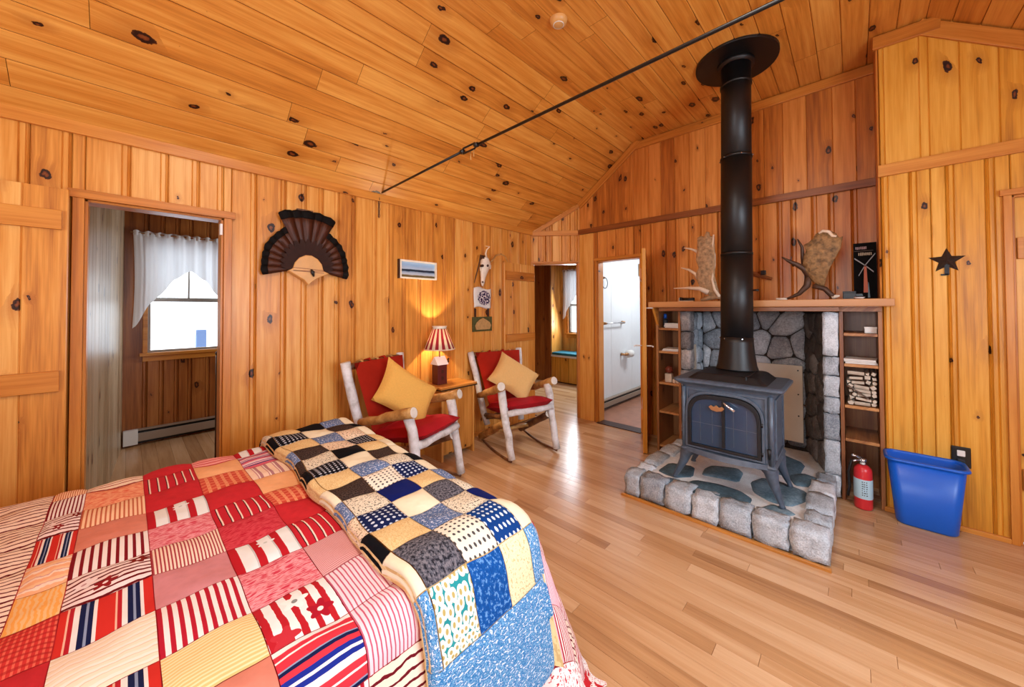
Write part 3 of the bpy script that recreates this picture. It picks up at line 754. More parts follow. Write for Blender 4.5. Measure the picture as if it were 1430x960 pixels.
# bathroom
bw = wall('wall_bathroom_left', 'bathwall', (XB+.09,2.42,0), (1,0,0), (0,-1,0), 0, 2.2, 0, lambda u: 2.3, w=.6, jit=.05, bead=False)
wall('wall_bathroom_far', 'bathwall', (6.0,0,0), (0,1,0), (-1,0,0), .9, 2.42, 0, lambda u: 2.3, w=.6, bead=False)
wall('wall_bathroom_right', 'bathwall', (XB+.09,.9,0), (1,0,0), (0,1,0), .35, 2.2, 0, lambda u: 2.3, w=.6, bead=False)
struct(MB().b2((XB+.09,.9,2.3),(6.0,2.42,2.36)).obj('ceiling_bathroom','white'))
struct(MB().b2((XB-.02,.9,-.01),(6.0,2.42,.003)).obj('floor_bathroom','bathfloor'))
struct(MB().b2((XB-.06,BH[0],.001),(XB+.09,BH[1],.008)).obj('trim_18','darkwood'))
heater('white baseboard heater along the bathroom wall', (4.0,2.405,0), (5.95,2.405,0), (0,-1,0), .14)
def wallmount(z, x0, x1): pass
yb = 2.40
t = thing('towel_bar', 'chrome towel bar between wooden brackets on the white bathroom wall', 'towel bar', (4.35,yb,1.13))
for x in (4.28,4.80): MB().tube([(x,yb,1.13),(x,yb-.05,1.13)], [.022,.014], 12).obj('bracket','brass',t,True)
MB().tube([(4.28,yb-.045,1.13),(4.80,yb-.045,1.13)], .008, 8).obj('bar','chrome',t,True)
t = thing('towel_ring', 'dark metal towel ring high on the white bathroom wall', 'towel ring', (4.28,yb,1.7))
MB().tube([(4.28,yb,1.73),(4.28,yb-.03,1.73)], [.02,.012], 10).obj('mount','brass',t,True)
MB().tube([(4.28+.07*math.sin(a*PI/10),yb-.03,1.66+.07*math.cos(a*PI/10)) for a in range(21)], .005, 6).obj('ring','black',t,True)
t = thing('toilet_paper_holder', 'brass toilet paper holder with white roll on the bathroom wall', 'paper holder', (4.9,yb,.66))
MB().tube([(4.78,yb,.68),(4.78,yb-.06,.68)], [.022,.012], 10).obj('mount','brass',t,True)
MB().tube([(4.78,yb-.06,.68),(4.9,yb-.06,.68)], .02, 12).obj('spindle','brass',t,True)
MB().tube([(4.86,yb-.06,.68),(4.97,yb-.06,.68)], .052, 16).obj('paper_roll','paper',t,True)
t = thing('robe_hook', 'double brass robe hook at the top right of the bathroom doorway view', 'hook', (5.35,yb,1.93))
for z in (1.86,1.97): MB().tube([(5.4,yb,z),(5.4,yb-.07,z),(5.4,yb-.09,z+.025)], .009, 8).obj('prong','brass',t,True)
MB().b2((5.37,yb-.01,1.82),(5.43,yb,2.01)).obj('backplate','brass',t,bevel=.003)
# ground outside
g = MB().b2((-14,5.9,-.9),(20,40,-.8)); g.b2((6.5,-14,-.9),(30,5.9,-.8)); struct(g.obj('ground','snow'))
t = thing('fence_post', 'blue-grey post standing outside the bedroom window', 'post', (.92,8.6,-.8))
MB().b2((.84,8.5,-.8),(.98,8.63,.97)).obj('shaft','post',t,bevel=.01); MB().b2((.835,8.49,.45),(.985,8.64,.58)).obj('band','post',t,bevel=.01)
MB().b2((.80,8.46,.30),(1.02,8.67,.42)).obj('band','post',t)

# windows behind the camera (real openings that admit the daylight)
sash_window('window_3', lambda u,v,d: Vector((u,YN-.05+d,v)), .35,1.85,.9,2.0,1.45)
sash_window('window_4', lambda u,v,d: Vector((XL-.05+d,u,v)), -.3,1.3,.95,2.05,1.5)
# ------------------------------------------------------------------ stones
def clip(poly, a, b):   # keep side nearer to a
    mx, my = (a[0]+b[0])/2, (a[1]+b[1])/2; nx, ny = b[0]-a[0], b[1]-a[1]; out = []
    for i in range(len(poly)):
        p, q = poly[i], poly[(i+1)%len(poly)]
        dp = (p[0]-mx)*nx+(p[1]-my)*ny; dq = (q[0]-mx)*nx+(q[1]-my)*ny
        if dp <= 0: out.append(p)
        if (dp < 0) != (dq < 0) and abs(dp-dq) > 1e-9:
            t = dp/(dp-dq); out.append((p[0]+(q[0]-p[0])*t, p[1]+(q[1]-p[1])*t))
    return out
def chaikin(poly, k=.13):
    out = []
    for i in range(len(poly)):
        p, q = poly[i], poly[(i+1)%len(poly)]
        out.append((p[0]+(q[0]-p[0])*k, p[1]+(q[1]-p[1])*k)); out.append((p[0]+(q[0]-p[0])*(1-k), p[1]+(q[1]-p[1])*(1-k)))
    return out
def stone_face(name, mat, parent, poly, fr, d0, d1, gap=.008, rough=.006):
    cx = sum(p[0] for p in poly)/len(poly); cy = sum(p[1] for p in poly)/len(poly)
    def inset(pl, g):
        o = []
        for p in pl:
            dx, dy = cx-p[0], cy-p[1]; L = math.hypot(dx,dy) or 1; o.append((p[0]+dx/L*min(g,L*.5), p[1]+dy/L*min(g,L*.5)))
        return o
    P0 = chaikin(inset(poly, gap)); n = len(P0); P1 = inset(P0, .012); P2 = [(cx+(p[0]-cx)*.55, cy+(p[1]-cy)*.55) for p in P1]
    b = MB(); w = d1-d0
    for pl, d, j in ((P0,d0,0),(P0,d0+w*.55,rough),(P1,d0+w*.88,rough),(P2,d1,rough)):
        for p in pl: b.v.append(Vector(fr(p[0], p[1], d+R.uniform(-j,j))))
    for r in range(3):
        for k in range(n): k2 = (k+1)%n; b.face((r*n+k, r*n+k2, (r+1)*n+k2, (r+1)*n+k))
    c = len(b.v); b.v.append(Vector(fr(cx,cy,d1+rough*.4)))
    for k in range(n): b.face((3*n+k, 3*n+(k+1)%n, c))
    b.face(list(range(n))[::-1])
    return b.obj(name, mat, parent, smooth=True)
def voronoi_stones(parent, mat, fr, rect, nx, ny, d0, d1, gap=.008, jit=.36, skip=None, name='stone'):
    u0,u1,v0,v1 = rect; pts = []
    for i in range(nx):
        for j in range(ny):
            pts.append((u0+(u1-u0)*(i+.5+(.35 if j%2 else -.15)+R.uniform(-jit,jit))/nx, v0+(v1-v0)*(j+.5+R.uniform(-jit,jit)*.9)/ny))
    for a in pts:
        poly = [(u0,v0),(u1,v0),(u1,v1),(u0,v1)]
        for c in pts:
            if c is not a and abs(c[0]-a[0]) < .9 and poly: poly = clip(poly, a, c)
        if len(poly) < 3: continue
        ar = abs(sum(poly[k][0]*poly[(k+1)%len(poly)][1]-poly[(k+1)%len(poly)][0]*poly[k][1] for k in range(len(poly))))/2
        if ar < .0008: continue
        if skip and skip(sum(p[0] for p in poly)/len(poly), sum(p[1] for p in poly)/len(poly)): continue
        stone_face(name, mat, parent, poly, fr, d0, d1+R.uniform(-.006,.008), gap)
def rock(name, mat, parent, a, b, j=.012):
    """rough squared block between corners"""
    a, b = Vector(a), Vector(b); m = MB(); n = 4
    c = (a+b)/2; h = (b-a)/2; idx = {}
    def vid(i,jj,k):
        key = (i,jj,k)
        if key not in idx:
            p = Vector((i,jj,k))/n*2-Vector((1,1,1))
            e = sum(abs(t) > .99 for t in p); f = 1 if e < 2 else (.975 if e == 2 else .94)
            q = Vector((c.x+h.x*p.x*f, c.y+h.y*p.y*f, c.z+h.z*p.z*f))
            idx[key] = len(m.v); m.v.append(q+Vector([R.uniform(-j,j)*(.40 if e<3 else .35) for _ in range(3)]))
        return idx[key]
    for ax in range(3):
        for s in (0,n):
            for i in range(n):
                for k in range(n):
                    def at(x,y):
                        t = [0,0,0]; t[ax] = s; o = [q for q in range(3) if q != ax]; t[o[0]] = x; t[o[1]] = y; return vid(*t)
                    q = [at(i,k),at(i+1,k),at(i+1,k+1),at(i,k+1)]
                    if (s == 0) != (ax == 1): q = q[::-1]
                    m.face(q)
    return m.obj(name, mat, parent, smooth=True)
# hearth
ht = thing('hearth', 'raised stone hearth with granite block edge and slate flags under the wood stove', 'hearth', (2.95,.65,0))
MB().b2((XH+.06,.16,0),(3.86,1.12,.135)).obj('mortar_bed','grout',ht)
ys = [1.215,1.10,.93,.765,.61,.44,.27,.105]
for a, b in zip(ys, ys[1:]): rock('edge_stone','granite',ht,(XH+.0,b+.004,.012),(XH+R.uniform(.12,.17),a-.004,.155+R.uniform(-.01,.012)),.02)
xs = [XH+.17,2.74,3.0,3.24,3.42]
for a, b in zip(xs, xs[1:]):
    rock('edge_stone','granite',ht,(a+.004,.105,.012),(b-.004,.105+R.uniform(.1,.13),.158+R.uniform(-.008,.01)),.02)
    rock('edge_stone','granite',ht,(a+.004,1.215-R.uniform(.1,.13)-(a-XH)*.04,.012),(b-.004,1.215-(a-XH)*.05,.150+R.uniform(-.008,.01)),.02)
trim(19, (XH-.022,.10,0), (XH-.022,1.225,0), UP, (1,0,0), .016, .02, 'table')
Z7 = lambda p: PZ(.14, 850+p[0]/3.972, 600+p[1]/3.972)
SL = [[(270,225),(335,182),(480,205),(468,262),(380,266),(320,250)], [(280,275),(325,262),(415,285),(360,306),(290,302)],
 [(372,320),(470,276),(620,303),(740,343),(800,385),(772,432),(640,402),(500,358)], [(515,250),(530,215),(570,197),(720,215),(748,240),(722,292),(610,268)],
 [(785,288),(850,266),(960,290),(1112,350),(1092,402),(1010,428),(890,398),(800,345)], [(838,432),(900,410),(1000,443),(1044,472),(895,486)],
 [(990,250),(1080,243),(1165,270),(1125,322),(1030,308)]]
for pl in SL:
    pp = [Z7(p) for p in pl]
    ar = sum(pp[k].x*pp[(k+1)%len(pp)].y-pp[(k+1)%len(pp)].x*pp[k].y for k in range(len(pp)))
    if ar < 0: pp = pp[::-1]
    stone_face('flagstone','slate',ht,[(p.x,p.y) for p in pp],lambda u,v,d: Vector((u,v,d)),.12,.146,.0,.001)
stone_face('flagstone','slate',ht,[(3.2,.3),(3.55,.28),(3.7,.5),(3.5,.7),(3.2,.62)],lambda u,v,d: Vector((u,v,d)),.12,.145,.0,.001)
stone_face('flagstone','slate',ht,[(3.2,.72),(3.5,.78),(3.7,.9),(3.5,1.04),(3.2,1.0)],lambda u,v,d: Vector((u,v,d)),.12,.145,.0,.001)
# fireplace recess
fp = thing('fireplace', 'open fieldstone fireplace recess with narrow stone pillars behind the stove', 'fireplace', (3.7,.6,0))
zt = 1.30
MB().b2((3.93,.05,0),(4.0,1.25,1.4)).b2((3.42,1.124,0),(3.95,1.1385,1.4)).b2((3.42,.083,0),(3.5,.1,zt)).b2((3.5,.060,0),(3.93,.0765,1.334)).b2((3.42,.08,1.302),(3.95,1.137,1.334)).obj('firebox_mortar','soot',fp)
voronoi_stones(fp,'granite_d',lambda u,v,d: Vector((3.935-d,u,v)),(.30,1.10,.14,1.30),5,6,-.012,.03,.005)
# right splay
q0, q1 = Vector((3.46,.16,0)), Vector((3.93,.30,0)); qd = (q1-q0).normalized(); qn = Vector((-qd.y,qd.x,0))
MB().prism([(0,0),(.49,0),(.49,1.3),(0,1.3)],lambda u,v,d: q0+qd*u+qn*d+Vector((0,0,v)),-.06,-.002).obj('splay_mortar','soot',fp)
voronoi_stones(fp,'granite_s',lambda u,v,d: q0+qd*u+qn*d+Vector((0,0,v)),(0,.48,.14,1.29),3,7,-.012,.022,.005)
voronoi_stones(fp,'granite',lambda u,v,d: Vector((3.47+u,1.122-d,v)),(0,.46,.14,1.29),3,7,-.012,.03,.005)
zs = [.0,.2,.42,.6,.76,.92,1.06,1.30]
zs = [.01,.16,.40,.585,.70,.85,.985,1.30]
for a, b in zip(zs, zs[1:]): rock('pillar_stone','granite',fp,(3.385,.083,a+.003),(3.50,.166,b-.003),.014)
zs = [.01,.22,.44,.62,.78,.96,1.12,1.30]
for a, b in zip(zs, zs[1:]): rock('pillar_stone','granite_d',fp,(3.40,1.055,a+.003),(3.52,1.135,b-.003),.014)
t = thing('cement_board_panel', 'off-white board propped against the back of the fireplace', 'board', (3.85,.52,.15))
b = MB().b2((3.862,.32,.2),(3.876,.78,.84)); b.obj('sheet','board',t,bevel=.002)
MB().b2((3.52,1.082,.2),(3.66,1.091,.99)).obj('side_sheet','board',t,bevel=.002)
for z in (.42,.6,.8): 
    MB().tube([(3.864,.35,z),(3.856,.35,z)],.006,8).obj('screw','black',t)
# mantel
t = thing('mantel_shelf', 'long reddish pine mantel shelf across the fireplace and bookcases', 'shelf', (3.5,.6,1.33))
b = MB(); b.prism([(3.27,-.185),(XR-.016,-.185),(XR-.016,-.125),(XB-.016,-.125),(XB-.016,1.375),(3.27,1.375)], lambda u,v,d: Vector((u,v,d)), 1.335, 1.386); b.obj('top_board','mantelwood',t,bevel=.004)
MB().b2((3.33,.075,1.302),(3.36,1.30,1.334)).obj('fascia','shelfwood',t,bevel=.003)
b = MB(); b.prism([(3.30,1.334),(3.42,1.334),(3.42,1.16)], lambda u,v,d: Vector((u,d,v)), 1.335, 1.355); b.obj('bracket','trim',t)
# bookcases
def bookcase(label, y0, y1, shelves, sidefront=3.41, n='bookcase'):
    t = thing(n, label, 'bookcase', (3.6,(y0+y1)/2,0))
    for y in (y0, y1-.02): MB().b2((sidefront,y,0),(XB,y+.02,1.30)).obj('side_panel','shelfwood',t,bevel=.002)
    MB().b2((XB-.012,y0,0),(XB,y1,1.334)).obj('back_panel','shelfwood',t); MB().b2((sidefront+.01,y0,1.301),(XB-.013,y1,1.3345)).obj('top_board','shelfwood',t)
    for z in shelves: MB().b2((sidefront+.006,y0+.022,z-.02),(XB-.014,y1-.022,z)).obj('shelf','mantelwood',t,bevel=.002)
    return t
bookcase('narrow brown bookcase left of the stove', 1.14, 1.36, [1.145,.93,.64,.375,.06])
bookcase('brown bookcase right of the stone pillar holding firewood', -.134, .078, [1.152,.94,.655,.425])
trim(20, (3.44,-.137,0), (3.44,-.137,1.3), (0,-1,0), (-1,0,0), .0, .0) if False else None
# things on the left bookcase
def paper_stack(label, c, sx, sy, n, name='paper_stack'):
    t = thing(name, label, 'papers', c)
    for k in range(n):
        a = R.uniform(-.12,.12); m = Matrix.Rotation(a,3,'Z')
        MB().box((c[0]+R.uniform(-.004,.004),c[1]+R.uniform(-.006,.006),c[2]+.005+k*.011),(sx,sy,.009),m).obj('booklet','paper',t)
    return t
paper_stack('white booklets stacked on the top shelf of the left bookcase', (3.52,1.22,1.146), .18,.13,4)
t = thing('spray_bottle', 'blue capped dark bottle at the back of the top left shelf', 'bottle', (3.5,1.305,1.145))
MB().lathe([(0,0),(.02,0),(.022,.01),(.022,.07),(.012,.085),(0,.087)],14,(3.5,1.305,1.146)).obj('body','ink',t,True)
MB().lathe([(0,.13),(.013,.128),(.014,.086),(0,.086)],14,(3.5,1.305,1.146)).obj('cap','blue',t,True)
paper_stack('white papers lying on the second shelf of the left bookcase', (3.52,1.24,.931), .18,.14,2)
t = thing('ball_ornament', 'shiny brown ball ornament on a little wooden base on the left bookcase', 'ornament', (3.47,1.27,.64))
MB().lathe([(0,.15)]+[(.035*math.sin(a*PI/10),.115+.035*math.cos(a*PI/10)) for a in range(1,10)]+[(0,.08)],18,(3.47,1.265,.641)).obj('ball',plain('glossy_brown_glaze','7a3a2c',.15),t,True)
MB().b2((3.445,1.235,.641),(3.495,1.295,.72)).obj('base','firewood',t,bevel=.004)
t = thing('small_boxes', 'small cream carved boxes beside the ball ornament', 'box', (3.46,1.2,.641))
MB().b2((3.44,1.20,.641),(3.49,1.225,.675)).obj('lid_box','antler_w',t,bevel=.003)
MB().lathe([(0,0),(.018,0),(.022,.03),(.012,.045),(.016,.06),(0,.065)],10,(3.455,1.182,.641)).obj('figure','bone',t,True)
# things on the right bookcase
t = thing('cream_box', 'small cream box at the right end of the top right shelf', 'box', (3.5,-.085,1.152))
MB().b2((3.46,-.11,1.153),(3.54,-.05,1.19)).obj('tray','paper',t,bevel=.003); MB().b2((3.457,-.112,1.185),(3.543,-.048,1.196)).obj('lid','paper',t,bevel=.002)
paper_stack('white papers on the shelf above the firewood', (3.52,-.03,.941), .18,.16,3)
# firewood
grp = 'split firewood in the bookcase'
zz_ = .6575; fk = 0
while zz_ < .885:
    y = -.108+R.uniform(0,.006); rowh = 0
    while y < .045:
        r = R.uniform(.0115,.0205); k = R.choice([3,4,4,5]); ph = R.uniform(0,6)
        fk += 1
        if fk % 4 == 2 and y < -.02:
            Lc = R.uniform(.05,.085); Lc = min(Lc, .052-y); slope = R.uniform(-.012,.012); rr_ = .013
            pl = [(rr_*math.cos(ph+2*PI*i/4)*R.uniform(.9,1.2), rr_*math.sin(ph+2*PI*i/4)*R.uniform(.8,1)) for i in range(4)]
            b = MB(); y_ = y; b.prism(pl, lambda u,v,d: Vector((3.43+u, y_+.002+d*Lc, zz_+rr_+.003+v+slope*(d-.5))), 0, 1)
            where = 'in the bottom layer' if zz_ < .67 else ('in the top layer' if zz_ > .85 else 'in the middle')
            tag(b.obj('firewood_log','firewood',bevel=.0015), 'pale firewood piece lying crosswise %s of the bookcase stack' % where, 'firewood', 'crosswise split firewood, '+where)
            y += Lc+.003; rowh = max(rowh, 2*rr_); continue
        if y+2*r > .054: break
        L = R.uniform(.22,.3); xx = 3.418+R.uniform(-.006,.035)
        poly = [(r*math.cos(ph+2*PI*i/k)*R.uniform(.9,1.1), r*math.sin(ph+2*PI*i/k)*R.uniform(.85,1.05)) for i in range(k)]
        tl = R.uniform(-.03,.03); zc = zz_+r+R.uniform(0,.004)
        b = MB(); b.prism(poly, lambda u,v,d: Vector((xx+d*L, y+r+u+tl*d*L*(.3 if abs(y)>.03 else 1), zc+v)), 0, 1)
        where = 'in the bottom layer' if zz_ < .67 else ('in the top layer' if zz_ > .85 else 'in the middle')
        tag(b.obj('firewood_log','firewood',bevel=.0015), 'pale split firewood piece %s of the stack on the bookcase shelf' % where, 'firewood', 'split firewood, '+where)
        y += 2*r+.001; rowh = max(rowh, 2*r)
    zz_ += rowh*.86
b = MB(); b.prism([(-.008,-.006),(.008,-.006),(.006,.007),(-.006,.006)], lambda u,v,d: Vector((3.405+v, .045-.11*d+u*.5, .80-.085*d+u)), 0, 1)
tag(b.obj('kindling_stick','fire_dark'), 'thin dark stick lying diagonally across the firewood front', 'firewood')
# fire extinguisher
cx, cy = 3.352, -.028
t = thing('fire_extinguisher', 'red fire extinguisher standing on the floor beside the blue bin', 'extinguisher', (cx,cy,0))
MB().lathe([(0,.004),(.042,.004),(.046,.012),(.046,.245),(.042,.265),(.03,.28),(.018,.288),(0,.289)],28,(cx,cy,0)).obj('cylinder','red',t,True)
MB().lathe([(.0468,.075),(.0472,.078),(.0472,.198),(.0468,.2)],28,(cx,cy,0)).obj('label_band','label',t,True)
b = MB()
for k in range(7):
    a = PI+.45-k*.0; zz = .188-k*.014
    for s in range(3):
        a0 = PI-.15+s*.22; a1 = a0+R.uniform(.08,.18)
        b.v += [Vector((cx+.0476*math.cos(q), cy+.0476*math.sin(q), z)) for q, z in ((a0,zz),(a1,zz),(a1,zz-.006),(a0,zz-.006))]; o = len(b.v)-4; b.face((o,o+1,o+2,o+3))
b.obj('label_print','ink',t)
MB().lathe([(.016,.285),(.016,.305),(.02,.308),(.02,.325),(0,.328)],14,(cx,cy,0)).obj('valve','chrome',t,True)
b = MB().tube([(cx+.01,cy,.325),(cx-.03,cy+.03,.345),(cx-.045,cy+.05,.35)],.007,8); b.tube([(cx,cy,.312),(cx-.03,cy+.03,.318),(cx-.045,cy+.045,.312)],.006,8); b.obj('lever','chrome',t,True)
MB().lathe([(0,-.004),(.012,-.004),(.012,.004),(0,.004)],12,(cx-.02,cy-.0,.30)).obj('gauge','white',t,True)
MB().tube([(cx,cy+.02,.31),(cx,cy+.055,.30),(cx,cy+.07,.22),(cx+.0,cy+.066,.12),(cx-.005,cy+.075,.06)],.007,8).obj('hose','black',t,True)
# blue bin
t = thing('waste_bin', 'blue plastic rectangular waste bin against the right pine wall', 'bin', (3.33,-.3,0))
def rrect(x0,x1,y0,y1,r,n=5):
    out = []
    for (cx_,cy_,a0) in ((x1-r,y1-r,0),(x0+r,y1-r,PI/2),(x0+r,y0+r,PI),(x1-r,y0+r,3*PI/2)):
        for k in range(n+1): a = a0+PI/2*k/n; out.append((cx_+r*math.cos(a), cy_+r*math.sin(a)))
    return out
def loft(rings, cap0=True, cap1=False):
    b = MB(); n = len(rings[0][0])
    for pl, z in rings: b.v += [Vector((p[0],p[1],z)) for p in pl]
    for r in range(len(rings)-1):
        for k in range(n): k2 = (k+1)%n; b.face((r*n+k,r*n+k2,(r+1)*n+k2,(r+1)*n+k))
    if cap0: b.face(list(range(n))[::-1])
    if cap1: b.face([(len(rings)-1)*n+k for k in range(n)])
    return b
T = lambda i: rrect(3.205+i,3.405-i,-.457+i,-.133-i,.05)
B_ = lambda i: rrect(3.262+i,3.385-i,-.425+i,-.172-i,.045)
loft([(B_(.006),.002),(B_(0),.012),(T(.004),.395),(T(.009),.395),(B_(.006),.02)],True,True).obj('body','blue',t,True)
loft([(T(.004),.392),(T(-.008),.396),(T(-.010),.404),(T(-.006),.411),(T(.004),.412),(T(.008),.404),(T(.008),.395)],False).obj('rim','blue',t,True)
# outlet behind bin
t = thing('wall_outlet', 'black outlet plate on the right wall behind the blue bin', 'outlet', (XR-.02,-.455,.43))
MB().b2((XR-.022,-.49,.375),(XR-.012,-.415,.495)).obj('plate','black',t,bevel=.003)
MB().b2((XR-.028,-.468,.44),(XR-.022,-.436,.475)).obj('socket','white',t,bevel=.006)
MB().b2((XR-.028,-.468,.39),(XR-.022,-.436,.425)).obj('socket','ink',t,bevel=.006)
# star
t = thing('metal_star', 'dark rusted metal star with small tree stem on the right wall', 'wall decoration', (XR-.02,-.415,1.61))
def starpoly(r0, r1, n=5, ph=PI/2): return [((r0 if k%2==0 else r1)*math.cos(ph+PI*k/n), (r0 if k%2==0 else r1)*math.sin(ph+PI*k/n)) for k in range(2*n)]
b = MB(); pl = starpoly(.078,.034); b.v += [Vector((XR-.014,-.415+u,1.612+v)) for u,v in pl]+[Vector((XR-.035,-.415,1.612))]
for k in range(10): b.face((k,(k+1)%10,10))
b.face(list(range(10))[::-1]); b.obj('star','darkiron',t) if 'darkiron' in M else b.obj('star',plain('rusty_black_iron','2a1a12',.6,nz=.4),t)
MB().b2((XR-.022,-.424,1.525),(XR-.013,-.405,1.6)).obj('stem','iron_d',t); MB().b2((XR-.022,-.42,1.522),(XR-.013,-.39,1.532)).obj('foot','iron_d',t)

# ------------------------------------------------------------------ wood stove
st = thing('wood_stove', 'grey cast-iron wood stove on splayed legs with glass front', 'stove', (2.8,.61,.15))
x0, x1, y0, y1 = 2.60, 2.985, .352, .862
b = loft([(rrect(x0+.012,x1-.012,y0+.012,y1-.012,.02),.37),(rrect(x0,x1,y0,y1,.02),.395),(rrect(x0,x1,y0,y1,.02),.80),(rrect(x0-.01,x1+.01,y0-.01,y1+.01,.02),.825)],True,True); b.obj('firebox','iron',st)
b = loft([(rrect(x0-.02,x1+.02,y0-.02,y1+.02,.03),.818),(rrect(x0-.045,x1+.05,y0-.055,y1+.05,.04),.838),(rrect(x0-.045,x1+.05,y0-.055,y1+.05,.04),.850),(rrect(x0-.03,x1+.04,y0-.04,y1+.035,.04),.858)],True,True); b.obj('top_plate','iron',st)
b = loft([(rrect(x0-.0,x1+.02,y0+.03,y1-.03,.03),.857),(rrect(x0+.035,x1+.005,y0+.075,y1-.075,.03),.893),(rrect(x0+.045,x1-.0,y0+.085,y1-.085,.03),.897)],True,True); b.obj('griddle_lid','iron_d',st)
for yy in (y0+.14,): MB().b2((x0+.02,yy-.006,.858),(x1-.02,yy+.006,.902)).obj('griddle_hinge','iron_d',st,bevel=.003)
FR_ = lambda u,v,d: Vector((x0-d,u,v))
# lower bowed ash lip
b = MB(); b.grid(lambda i,j: FR_(y0+.03+(y1-y0-.06)*i, .372+.03*j, .012+.05*math.sin(PI*i)*(1-.35*j)), 20, 2); b.grid(lambda i,j: FR_(y0+.03+(y1-y0-.06)*i, .402, (.012+.0325*math.sin(PI*i))*(1-j)), 20, 1)
b.grid(lambda i,j: FR_(y0+.03+(y1-y0-.06)*i, .372, (.012+.05*math.sin(PI*i))*j), 20, 1); b.obj('ash_lip','iron',st,True)
# front mouldings: corner panels outline and arched door
def arch(yc, hw, zb, zs, zt, n=18, e=2.6):
    out = [(yc-hw,zb),(yc-hw,zs)]
    for k in range(1,n):
        a = PI-PI*k/n; c, s = math.cos(a), math.sin(a)
        out.append((yc+hw*math.copysign(abs(c)**(2/e),c), zs+(zt-zs)*abs(s)**(2/e)))
    return out+[(yc+hw,zs),(yc+hw,zb)]
def band(outer, inner, fr, d0, d1):
    b = MB(); n = len(outer)
    for pl in (outer, inner):
        for d in (d0,d1): b.v += [Vector(fr(p[0],p[1],d)) for p in pl]
    for k in range(n):
        k2 = (k+1)%n
        b.face((k,k2,n+k2,n+k)); b.face((n+k,n+k2,3*n+k2,3*n+k)); b.face((3*n+k,3*n+k2,2*n+k2,2*n+k))
    return b
yc = .615
# vertical corner posts
for y in (y0+.012, y1-.012): MB().tube([(x0-.004,y,.40),(x0-.004,y,.80)],.014,10).obj('corner_post','iron',st,True)
band([(y0+.03,.41),(y1-.03,.41),(y1-.03,.795),(y0+.03,.795)],[(y0+.042,.422),(y1-.042,.422),(y1-.042,.783),(y0+.042,.783)],FR_,0,.010).obj('front_moulding','iron',st,bevel=.002)
band(arch(yc,.222,.408,.60,.79,e=3.2),arch(yc,.206,.42,.60,.773,e=3.2),FR_,0,.022).obj('arch_moulding','iron',st,bevel=.003)
dr = band(arch(yc,.204,.422,.60,.768,e=3.2),arch(yc,.184,.438,.60,.742,e=3.2),FR_,0,.030).obj('door_frame','iron_d',st,bevel=.003)
b = MB(); b.prism(arch(yc,.186,.436,.60,.745,e=3.2), FR_, .004,.014); g = b.obj('door_glass','stoveglass',st)
for u in (yc-.006,): MB().prism([(u-.008,.445),(u+.008,.445),(u+.008,.736),(u-.008,.736)],FR_,.012,.03).obj('centre_mullion','iron_d',st,bevel=.002)
b = MB()
for u in (-.13,-.06,.06,.13):
    b.prism([(yc+u-.0015,.46),(yc+u+.0015,.46),(yc+u+.0015,.70),(yc+u-.0015,.70)],FR_,.013,.0155)
b.prism([(yc-.18,.575),(yc+.18,.575),(yc+.18,.579),(yc-.18,.579)],FR_,.013,.0155); b.obj('glass_bars','iron',st)
def FF(y,z,d): return FR_(y,z,d)
pl = [(yc+.03+u*.9,.690+v) for u,v in ((-.05,.005),(-.035,.018),(-.018,.008),(0,.022),(.018,.008),(.035,.018),(.05,.005),(.035,-.012),(0,-.02),(-.035,-.012))]
b = MB(); b.prism(pl, FR_, .03,.038); b.obj('emblem','brass',st,bevel=.002)
MB().lathe([(0,.012),(.008,.009),(.011,0)],10,(0,0,0)).obj if False else None
a = FR_(yc-.02,.735,.036); MB().tube([FR_(yc-.005,.742,.03),FR_(yc-.02,.73,.05),FR_(yc-.075,.695,.055)],[.005,.006,.010],10).obj('door_handle','chrome',st,True)
for z in (.46,.63): MB().tube([FR_(y0+.055,z-.012,.018),FR_(y0+.055,z+.012,.018)],.008,8).obj('hinge_pin','iron_d',st,True)
MB().tube([FR_(y0+.02,.44,.02),FR_(y0+.02,.50,.028)],[.006,.010],8).obj('side_latch','iron_d',st,True)
# side panels
for s, yy in ((-1,y0),(1,y1)):
    fs = lambda u,v,d: Vector((u, yy+s*d, v))
    band([(x0+.04,.42),(x1-.04,.42),(x1-.04,.78),(x0+.04,.78)],[(x0+.055,.435),(x1-.055,.435),(x1-.055,.765),(x0+.055,.765)],fs,0,.010).obj('side_moulding','iron',st,bevel=.002)
b = loft([(rrect(x0-.008,x1+.008,y0-.008,y1+.008,.02),.372),(rrect(x0-.014,x1+.014,y0-.014,y1+.014,.02),.385),(rrect(x0-.002,x1+.002,y0-.002,y1+.002,.02),.405)],True,True); b.obj('base_skirt','iron',st)
for (bx,by,fx,fy) in ((x0+.05,y0+.05,2.655,.325),(x0+.05,y1-.05,2.64,.93),(x1-.05,y0+.05,3.01,.325),(x1-.05,y1-.05,3.01,.92)):
    mx_, my_ = bx+(fx-bx)*.45, by+(fy-by)*.5
    MB().tube([(bx,by,.385),(bx+(fx-bx)*.35,by+(fy-by)*.35,.345),(mx_,my_,.28),(bx+(fx-bx)*.8,by+(fy-by)*.82,.20),(fx,fy,.162),(fx,fy,.150)],[.045,.04,.028,.018,.014,.02],10).obj('leg','iron',st,True)
